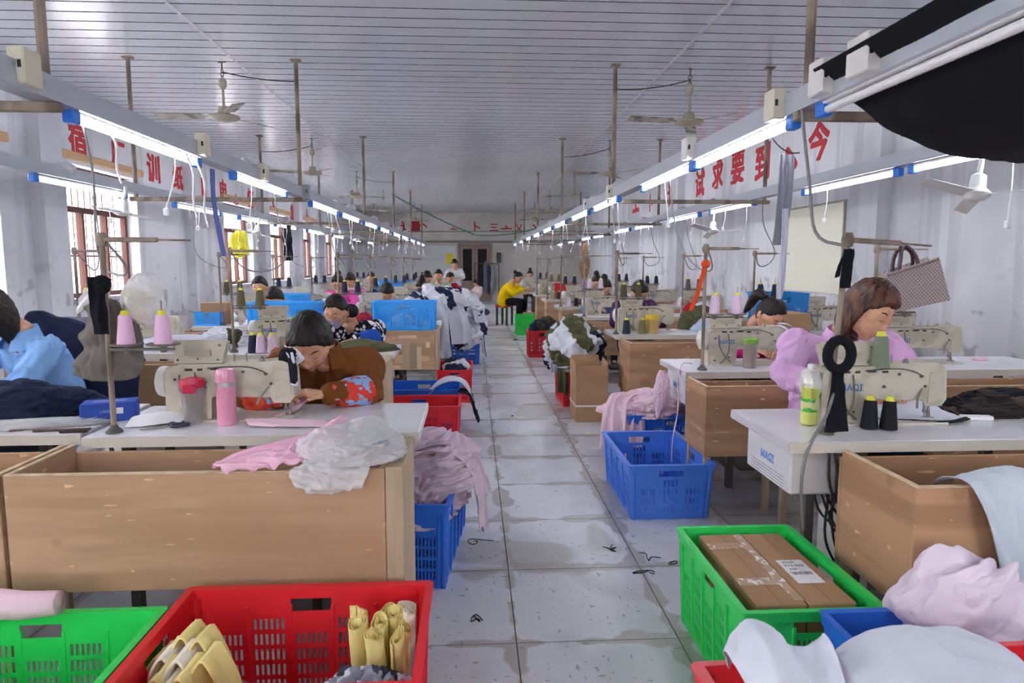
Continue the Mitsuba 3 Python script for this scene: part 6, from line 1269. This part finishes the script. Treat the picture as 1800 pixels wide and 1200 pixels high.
# handbag on the right
stand(2.47, 4.08, 'thread stand behind the woman in pink, a handbag hung on its arm')
def f_bag(p, n, uv):
    s = 42.0
    a, b = (p.x + p.z) * s, (p.x - p.z) * s
    k_ = dr.abs(a - dr.floor(a) - .5) + dr.abs(b - dr.floor(b) - .5)
    return mix(lin('a79a98'), lin('7d716f'), smoothstep(.42, .5, k_))
t = thing('handbag', 'patterned grey-brown handbag hanging by its dark handles above the right machine', 'handbag')
T_ = at(2.67, 4.06, 1.24, 0, 1, ry=-12)
part(t, 'body', mikit.ply(bevel_extrude([(-.20, -.12), (.20, -.12), (.17, .13), (-.15, .10)], -.05, .05, .012), mat('bag_weave', f_bag, rough=.6, spec=.3)), T_)
for yy in (-.03, .03): part(t, 'handle', mikit.ply(tube(spline([(-.07, yy, .10), (-.04, yy, .20), (.0, yy * .3, .245), (.045, yy * .3, .21), (.06, yy, .11)], 16), .011, 8), C('3a2028', 'plastic'), smooth=True), T_, 'dark wine-red handle')
part(t, 'trim', mikit.ply(tube([(-.15, -.052, .098), (.17, -.052, .128)], .004, 6), C('5b4448', 'plastic')), T_)
# wall board
t = thing('wall_board', 'large cream board fixed to the right wall, above the dark blue tub', 'board')
part(t, 'board', mikit.ply(bx(XR - .02, XR - .002, 7.05, 8.4, 1.05, 2.02, .002), C('dcdccb', 'matt')))
part(t, 'frame', mikit.ply(cat(bx(XR - .026, XR - .002, 7.03, 7.05, 1.03, 2.04), bx(XR - .026, XR - .002, 8.4, 8.42, 1.03, 2.04), bx(XR - .026, XR - .002, 7.05, 8.4, 2.02, 2.04)), C('8d8a80', 'matt')))
cloth('paper_poster', 'yellow poster on the back wall left of the double door', 'poster', bx(-.95, -.70, YB - .02, YB - .014, 1.35, 1.72), C('e3d93a', 'matt'), smooth=False)
for i, (x, c) in enumerate(((.25, '2c2a2e'), (.42, '5d6a78'), (.55, '3d3a38'), (.68, '8b9096'))):
    cloth('coat', f'{("black", "slate", "dark brown", "grey")[i]} coat hanging near the double door', 'coat', mv(heap(.12, .1, .55, 140 + i, .12, 1.6, flat=1, sub=4)), fab(f'cloth_coat_{i}', c, c), at(x, 24.05, .82), 'coats by the door')
t = thing('coat_rack', 'dark metal coat rack beside the double door', 'coat rack')
part(t, 'rail', mikit.ply(rod((.05, 24.05, 1.36), (.9, 24.05, 1.36), .015, 8), DKSTEEL))
for x in (.05, .9):
    part(t, 'post', mikit.ply(rod((x, 24.05, 0), (x, 24.05, 1.36), .015, 8), DKSTEEL)); part(t, 'foot', mikit.ply(bx(x - .02, x + .02, 23.85, 24.25, 0, .03, .004), DKSTEEL))
single('hanging_board', 'tall brown oval board hanging under the right wall trunking far back', 'board', mikit.ply(bevel_extrude([(.13 * math.cos(g) * (1 - .3 * (math.sin(g) > 0)), .45 * math.sin(g)) for g in np.linspace(0, 2 * PI, 25)[:-1]], -.015, .015, .004), C('7a5a38', 'plastic')), at(2.71, 16.6, 1.42))
single('suspension_wire', 'thin wire holding the tall brown oval board under the right wall trunking', 'wire', mikit.ply(rod((2.71, 16.6, 1.86), (2.71, 16.6, 1.99), .004, 5), C('2e2c2b', 'matt')))

# ---------------------------------------------------------------- overhead things
FANC = mat('fan_enamel', lambda p, n, uv: mix(lin('b9b2a0'), lin('8d8574'), fbm(p.x * 20, p.y * 20, p.z * 20, octaves=3)), rough=.45, spec=.4)
FBLADE = mat('fan_blade_paint', lambda p, n, uv: mix(lin('a9a398'), lin('6f695f'), smoothstep(.35, .7, fbm(p.x * 12, p.y * 12, 3.0, octaves=3))), rough=.5, spec=.35)
m_fmotor = lathe([(.02, .085), (.045, .08), (.055, .03), (.07, .015), (.13, .005), (.135, -.01), (.11, -.03), (.05, -.045)], 26)
m_frod = cat(rod((0, 0, .08), (0, 0, .30), .012, 8), mv(lathe([(.018, 0), (.036, .02), (.034, .07), (.015, .09)], 16), z=.24))
m_fhook = cat(*[tube([(.016 * math.cos(g), 0, .335 + .028 * j + .018 * math.sin(g)) if j % 2 else (0, .016 * math.cos(g), .335 + .028 * j + .018 * math.sin(g)) for g in np.linspace(0, 2 * PI, 11)[:-1]], .004, 5, closed=True) for j in range(3)], rod((0, 0, .40), (0, 0, .47), .006, 6), bx(-.035, .035, -.008, .008, .462, .47))
m_fblade = mv(cat(bx(.09, .20, -.012, .012, -.002, .002), bevel_extrude([(.18, -.0015), (.60, -.0015), (.60, .0015), (.18, .0015)], -.055, .055, .0006)), rx=12)
FAN = proto(('motor', m_fmotor, FANC, 40), ('rod', m_frod, FANC, 40), ('hook', m_fhook, DKSTEEL, 40)) + [('blade', mikit.ply(mv(m_fblade, rz=q), FBLADE)) for q in (10, 130, 250)]
def fan(x, y, rz, label):
    t = thing('ceiling_fan', label, 'ceiling fan', 'ceiling fans')
    put(FAN, t, at(x, y, ZC - .47, rz))
    return t
for i, (x, y, rz) in enumerate(((-2.21, 6.42, 170), (-2.3, 10.2, 60), (-2.25, 13.7, 20), (-2.2, 17.3, 75), (-1.75, 21.0, 40))): fan(x, y, rz, f'dusty three-blade ceiling fan over the left side, {ORD[i]} from the near end')
for i, (x, y, rz) in enumerate(((1.9, 2.75, 130), (2.0, 6.4, 60), (2.0, 10.1, 175), (1.97, 13.4, 35), (1.9, 17.0, 80), (1.85, 20.6, 10))): fan(x, y, rz, f'dusty three-blade ceiling fan over the right side, {ORD[i]} from the near end')
for i, (a, b, sg) in enumerate((((-2.2, 6.42, 3.06), (-1.54, 6.38, 2.98), .02), ((-2.3, 10.2, 3.05), (-3.0, 10.1, 2.95), .03), ((2.0, 6.4, 3.05), (1.29, 6.36, 2.95), .03), ((2.0, 10.1, 3.04), (1.29, 10.05, 2.9), .03), ((-2.25, 13.7, 3.05), (-1.55, 13.7, 2.95), .04))):
    cloth('fan_wire', f'thin black wire from {("the first left", "the second left", "the second right", "the third right", "the third left")[i]} fan to the hanger pole', 'wire', tube(hang(a, b, sg, 10), .005, 5), C('2e2c2b', 'matt'))
# small white clip fans
def minifan(x, y, z, rz, label, tilt=12):
    t = thing('hanging_fan', label, 'fan')
    T_ = at(x, y, z, rz, 1, ry=tilt)
    part(t, 'motor', mikit.ply(lathe([(.02, .11), (.035, .10), (.04, .035), (.055, .02), (.07, .0), (.05, -.02), (.02, -.03)], 22), WHITE, smooth=40), T_)
    part(t, 'arm', mikit.ply(tube(spline([(0, 0, .1), (.01, 0, .15), (.0, .0, .22)], 8), .014, 8), C('dadadc', 'plastic'), smooth=True), T_)
    for q in (25, 150, 262):
        part(t, 'blade', mikit.ply(mv(bevel_extrude([(.05, -.0012), (.34, -.0012), (.34, .0012), (.05, .0012)], -.035, .035, .0004), rx=16, rz=q), C('c8c8c8', 'plastic')), T_)
minifan(2.60, 3.45, 1.73, 40, 'white hanging fan by the right wall under the tube lights')
minifan(-2.93, 5.95, 1.80, 10, 'white hanging fan in front of the first left window')
minifan(2.72, 7.7, 1.74, 60, 'white hanging fan in front of the right wall, above the second thread stand')
minifan(-2.95, 9.6, 1.78, 30, 'white hanging fan left, above the pale pink cones')
# socket boxes on the trunking
CREAM = C('cfc8b4', 'plastic')
for i, (x, y, z, w_, c, nm) in enumerate(((-1.505, 2.47, 1.99, .10, CREAM, 'at the left edge of the picture'), (1.235, 2.42, 1.985, .10, C('dad7d2', 'plastic'), 'beside the sagging black cloth'), (1.235, 2.16, 1.985, .12, C('dad7d2', 'plastic'), 'on the near part of the right trunking'),
                                   (1.235, 2.80, 1.975, .09, CREAM, 'just beyond the near right hanger pole'), (1.235, 3.92, 1.985, .10, C('e1dfdb', 'plastic'), 'between the first two lit right tubes'), (-1.49, 3.95, 1.985, .08, CREAM, 'beyond the first lit left tube'), (-1.49, 5.05, 1.98, .08, CREAM, 'over the second lit left tube'),
                                   (1.24, 6.2, 1.975, .08, CREAM, 'at the second right hanger pole'), (1.24, 7.5, 1.975, .08, C('e1dfdb', 'plastic'), 'past the second right hanger pole'), (-1.49, 6.3, 1.97, .08, C('8d8f96', 'plastic'), 'at the second left hanger pole'))):
    t = thing('socket_box', f'plastic socket box on the trunking {nm}', 'socket box')
    sx = 1 if x < 0 else -1
    part(t, 'housing', mikit.ply(bx(x - .02, x + .035, y - w_ / 2, y + w_ / 2, z - .02, z + .10, .005) if sx > 0 else bx(x - .035, x + .02, y - w_ / 2, y + w_ / 2, z - .02, z + .10, .005), c))
    for q in (-.02, .02): part(t, 'socket_hole', mikit.ply(bx(x - .006 + q, x + .006 + q, y - w_ / 2 - .001, y - w_ / 2, z + .03, z + .055), BLACK))
# sagging black cloth under the ceiling, top right
g = []
for y, sg in ((.1, .36), (.8, .36), (1.5, .34), (2.42, .285)):
    row = []
    for q in np.linspace(0, 1, 9):
        x = 1.20 + (2.72 - 1.20) * q
        z = 2.06 - .05 * q - sg * 4 * (q * (1 - q)) * (1.12 - .25 * q)
        if q == 0: z = 2.06
        row.append((x, y, z))
    g.append(row)
cloth('canopy_cloth', 'large sagging black cloth slung from the right trunking at the top right', 'cloth', ctrl(g, 40, 60, .012, 33, (2, 9), thick=.006), BLACKC)
# hanging strips, cords
for i, (x, y, zt, zb, w_) in enumerate(((1.375, 3.02, 1.86, 1.46, .045), (1.42, 3.05, 1.86, 1.58, .04), (1.385, 3.0, 1.62, 1.22, .035))):
    cloth('fabric_strip', ('long grey fabric strip hanging from the right trunking', 'shorter grey fabric strip hanging beside the long one', 'pale fabric strip hanging lowest, over the woman in magenta')[i], 'fabric strip', strip([(x, y, zt), (x - .004, y - .01, (zt + zb) / 2), (x - .012, y, zb)], w_, (1, .25, 0), 150 + i, .006, 1.3, thick=.003), fab(f'cloth_strip_{i}', ('8b8b98', '9a9aa6', 'cfcfdc')[i], ('7d7d8a', '8b8b98', 'c2c2d0')[i]))
cloth('wire_hook', 'bent wire hook holding the grey fabric strips', 'wire', tube(spline([(1.29, 3.0, 1.96), (1.33, 3.0, 1.90), (1.42, 3.03, 1.865), (1.46, 3.05, 1.87)], 10), .003, 5), C('55555a', 'metal'))
for i, (x, y, z0, z1) in enumerate(((-1.54, 3.05, 1.95, 1.72), (-1.50, 3.75, 1.95, 1.62), (-1.52, 3.95, 1.93, 1.58))):
    cloth('white_cord', f'white cord looping down from the lit left tube, {ORD[i]} from the near end', 'cord', tube(spline([(x, y, z0), (x + .03, y + .02, (z0 * 2 + z1) / 3), (x + .01, y + .05, (z0 + z1 * 2) / 3), (x + .03, y + .04, z1)], 16), .006, 6), C('dcdce0', 'plastic'))
cloth('fabric_strip', 'narrow blue-grey ribbon hanging below the lit left tube', 'ribbon', strip([(-1.5, 4.12, 1.92), (-1.5, 4.12, 1.75), (-1.48, 4.13, 1.55), (-1.46, 4.13, 1.42)], .035, (.5, 1, 0), 155, .004, 1, thick=.003), fab('cloth_ribbon', '6a74a8', '55609a'))
R = rng(21)
WCORD, GCORD, PLUG = C('e2e2e6', 'plastic'), C('76767a', 'plastic'), C('e9e9ec', 'plastic')
for nm, ls in LAMPS.items():
    x = ROWS[nm]
    for i, (a, b) in enumerate(ls):
        if b < 4: continue
        for j in range(2 if a > 5.5 else 1):
            y = a + (b - a) * (.15 + .7 * R.random())
            L_ = .12 + .2 * R.random()
            t = thing('pull_cord', f'{("first", "second")[j]} white cord and plug under the {ORD[i]} tube of the {nm} row', 'cord', 'cords under the tube lights')
            dx = .03 * R.normal()
            part(t, 'cord', mikit.ply(tube(spline([(x + .03, y, 1.97), (x + .035, y, 1.9), (x + .03 + dx, y, 1.9 - L_)], 7), .004, 5), WCORD))
            part(t, 'plug', mikit.ply(bx(x + .018 + dx, x + .042 + dx, y - .012, y + .012, 1.86 - L_, 1.9 - L_, .004), PLUG))
        if a > 4 and R.random() < .8 or a > 9:
            y = (a + b) / 2 + .3 * R.normal()
            cloth('fan_bracket', f'white plastic bracket and crumpled wiring above the {ORD[i]} tube light of the {nm} row', 'wiring', cat(heap(.06, .09, .05, int(R.integers(999)), .35, 4, sub=3, flat=.8), ), C('d4d5da', 'plastic'), at(x + .02, y, 2.06), 'wiring bundles on the trunking')
# machine power cables hanging from the trunking to the stands
for rn, ss in ST.items():
    x = {'A': -1.54, 'B': -2.97, 'C': 1.29, 'D': 2.71}[rn]
    for i, q in enumerate(ss):
        if q is None or (rn, i) == ('C', 0): continue
        sx, sy = q[0], q[1]
        dy = .5 if i % 2 else .25
        cloth('cable', f'grey cable looping from the trunking to the {ORD[i]} thread stand of the {SIDE[rn]}', 'cable', tube(spline([(x, sy + dy, 1.94), (x + .03, sy + dy, 1.7), (x + .1, sy + dy * .7, 1.35 + .05 * (i % 3)), (sx + .06, sy + .05, 1.36), (sx + .012, sy, 1.46)], 20), .005, 5), GCORD)
cloth('rope', 'teal rope sagging across the aisle below the ceiling near the back', 'rope', tube(np.vstack([hang((-1.58, 13.7, 2.72), (.06, 14.2, 1.95), .04, 10), hang((.06, 14.2, 1.95), (1.32, 13.7, 2.08), .06, 10)[1:]]), .012, 6), C('3e6e6a', 'matt'))

cloth('rag', 'black and white rag stuffed on the head of the nearest left machine', 'rag', cat(sack(.035, .04, .05, (0, 0, 1), 7, 301, .25), mv(strip([(0, -.04, .03), (.02, -.07, -.02), (.025, -.075, -.10)], .03, (1, .3, 0), 302, .004, 1), x=.01)), patch('cloth_rag', ['d9dbe2', '20222c'], [.55], 24), at(-.765, 2.86, .985))
cloth('rag', 'white strips hung on the head of the second right machine', 'rag', cat(strip([(-.02, -.03, .04), (.02, -.07, .02), (.03, -.075, -.06), (.03, -.075, -.14)], .022, (1, .3, 0), 303, .003, 1), strip([(.0, .0, .05), (.06, -.03, .04), (.10, -.04, -.02)], .03, (.3, 1, 0), 304, .003, 1)), WHITE_C, at(1.935, 4.22, .95))
cloth('yellow_bag', 'yellow plastic bag hanging in front of a left window', 'plastic bag', sack(.10, .08, .16, (0, 0, 1), 8, 305, .2), C('e6dc3c', 'plastic'), at(-3.02, 9.1, 1.62))
cloth('black_rag', 'black cloth hanging from the left wall trunking in front of a window', 'cloth', strip([(-2.97, 11.2, 1.98), (-2.96, 11.2, 1.8), (-2.95, 11.2, 1.55), (-2.95, 11.2, 1.42)], .14, (1, .2, 0), 306, .02, 2), BLACKC)
cloth('red_ribbon', 'orange-red cloth tied to the second right thread stand', 'ribbon', cat(strip([(1.365, 3.985, 1.36), (1.33, 3.98, 1.22), (1.29, 3.98, 1.10)], .03, (1, .2, .2), 307, .004, 1), mv(ico((.028, .02, .025), 2), x=1.372, y=3.985, z=1.375)), fab('cloth_orange', 'd2502f', 'c04524'))

R = rng(3)
for i, (x, y) in enumerate(((.72, 2.98), (.86, 2.97), (.96, 3.0), (.10, 3.30), (-.02, 2.55), (.35, 6.1), (.62, 3.1))):
    p_ = np.cumsum(R.normal(0, .03, (6, 3)), 0) + [x, y, 0]
    p_[:, 2] = .0035
    single('thread_scrap', f'dark curl of thread lying on the aisle tiles, {ORD[i]} of seven', 'thread', mikit.ply(tube(spline(p_, 18) * [1, 1, 0] + [0, 0, .0025], .0018, 5), BLACKC), None, 'thread scraps on the floor')
t = thing('scissors', 'dark scissors lying on the aisle floor near the small green crate', 'scissors')
part(t, 'blade', mikit.ply(mv(bx(-.008, .008, -.16, .0, .0005, .006), rz=8), STEEL), at(.80, 12.2, 0, 75)); part(t, 'blade', mikit.ply(mv(bx(-.008, .008, -.16, .0, .006, .011), rz=-8), STEEL), at(.80, 12.2, 0, 75))
for s_ in (-1, 1):
    g = np.linspace(0, 2 * PI, 15)[:-1]
    part(t, 'handle', mikit.ply(tube(np.stack([s_ * .03 + .022 * np.cos(g), .05 + .04 * np.sin(g), g * 0 + .008], 1), .007, 6, closed=True), BLACK), at(.80, 12.2, 0, 75))
cloth('fabric_scrap', 'small pink scrap on the right wall table below the handbag side', 'fabric scrap', heap(.05, .03, .02, 311, .3, 3, sub=4), PINK_L, at(3.35, 4.3, .742))
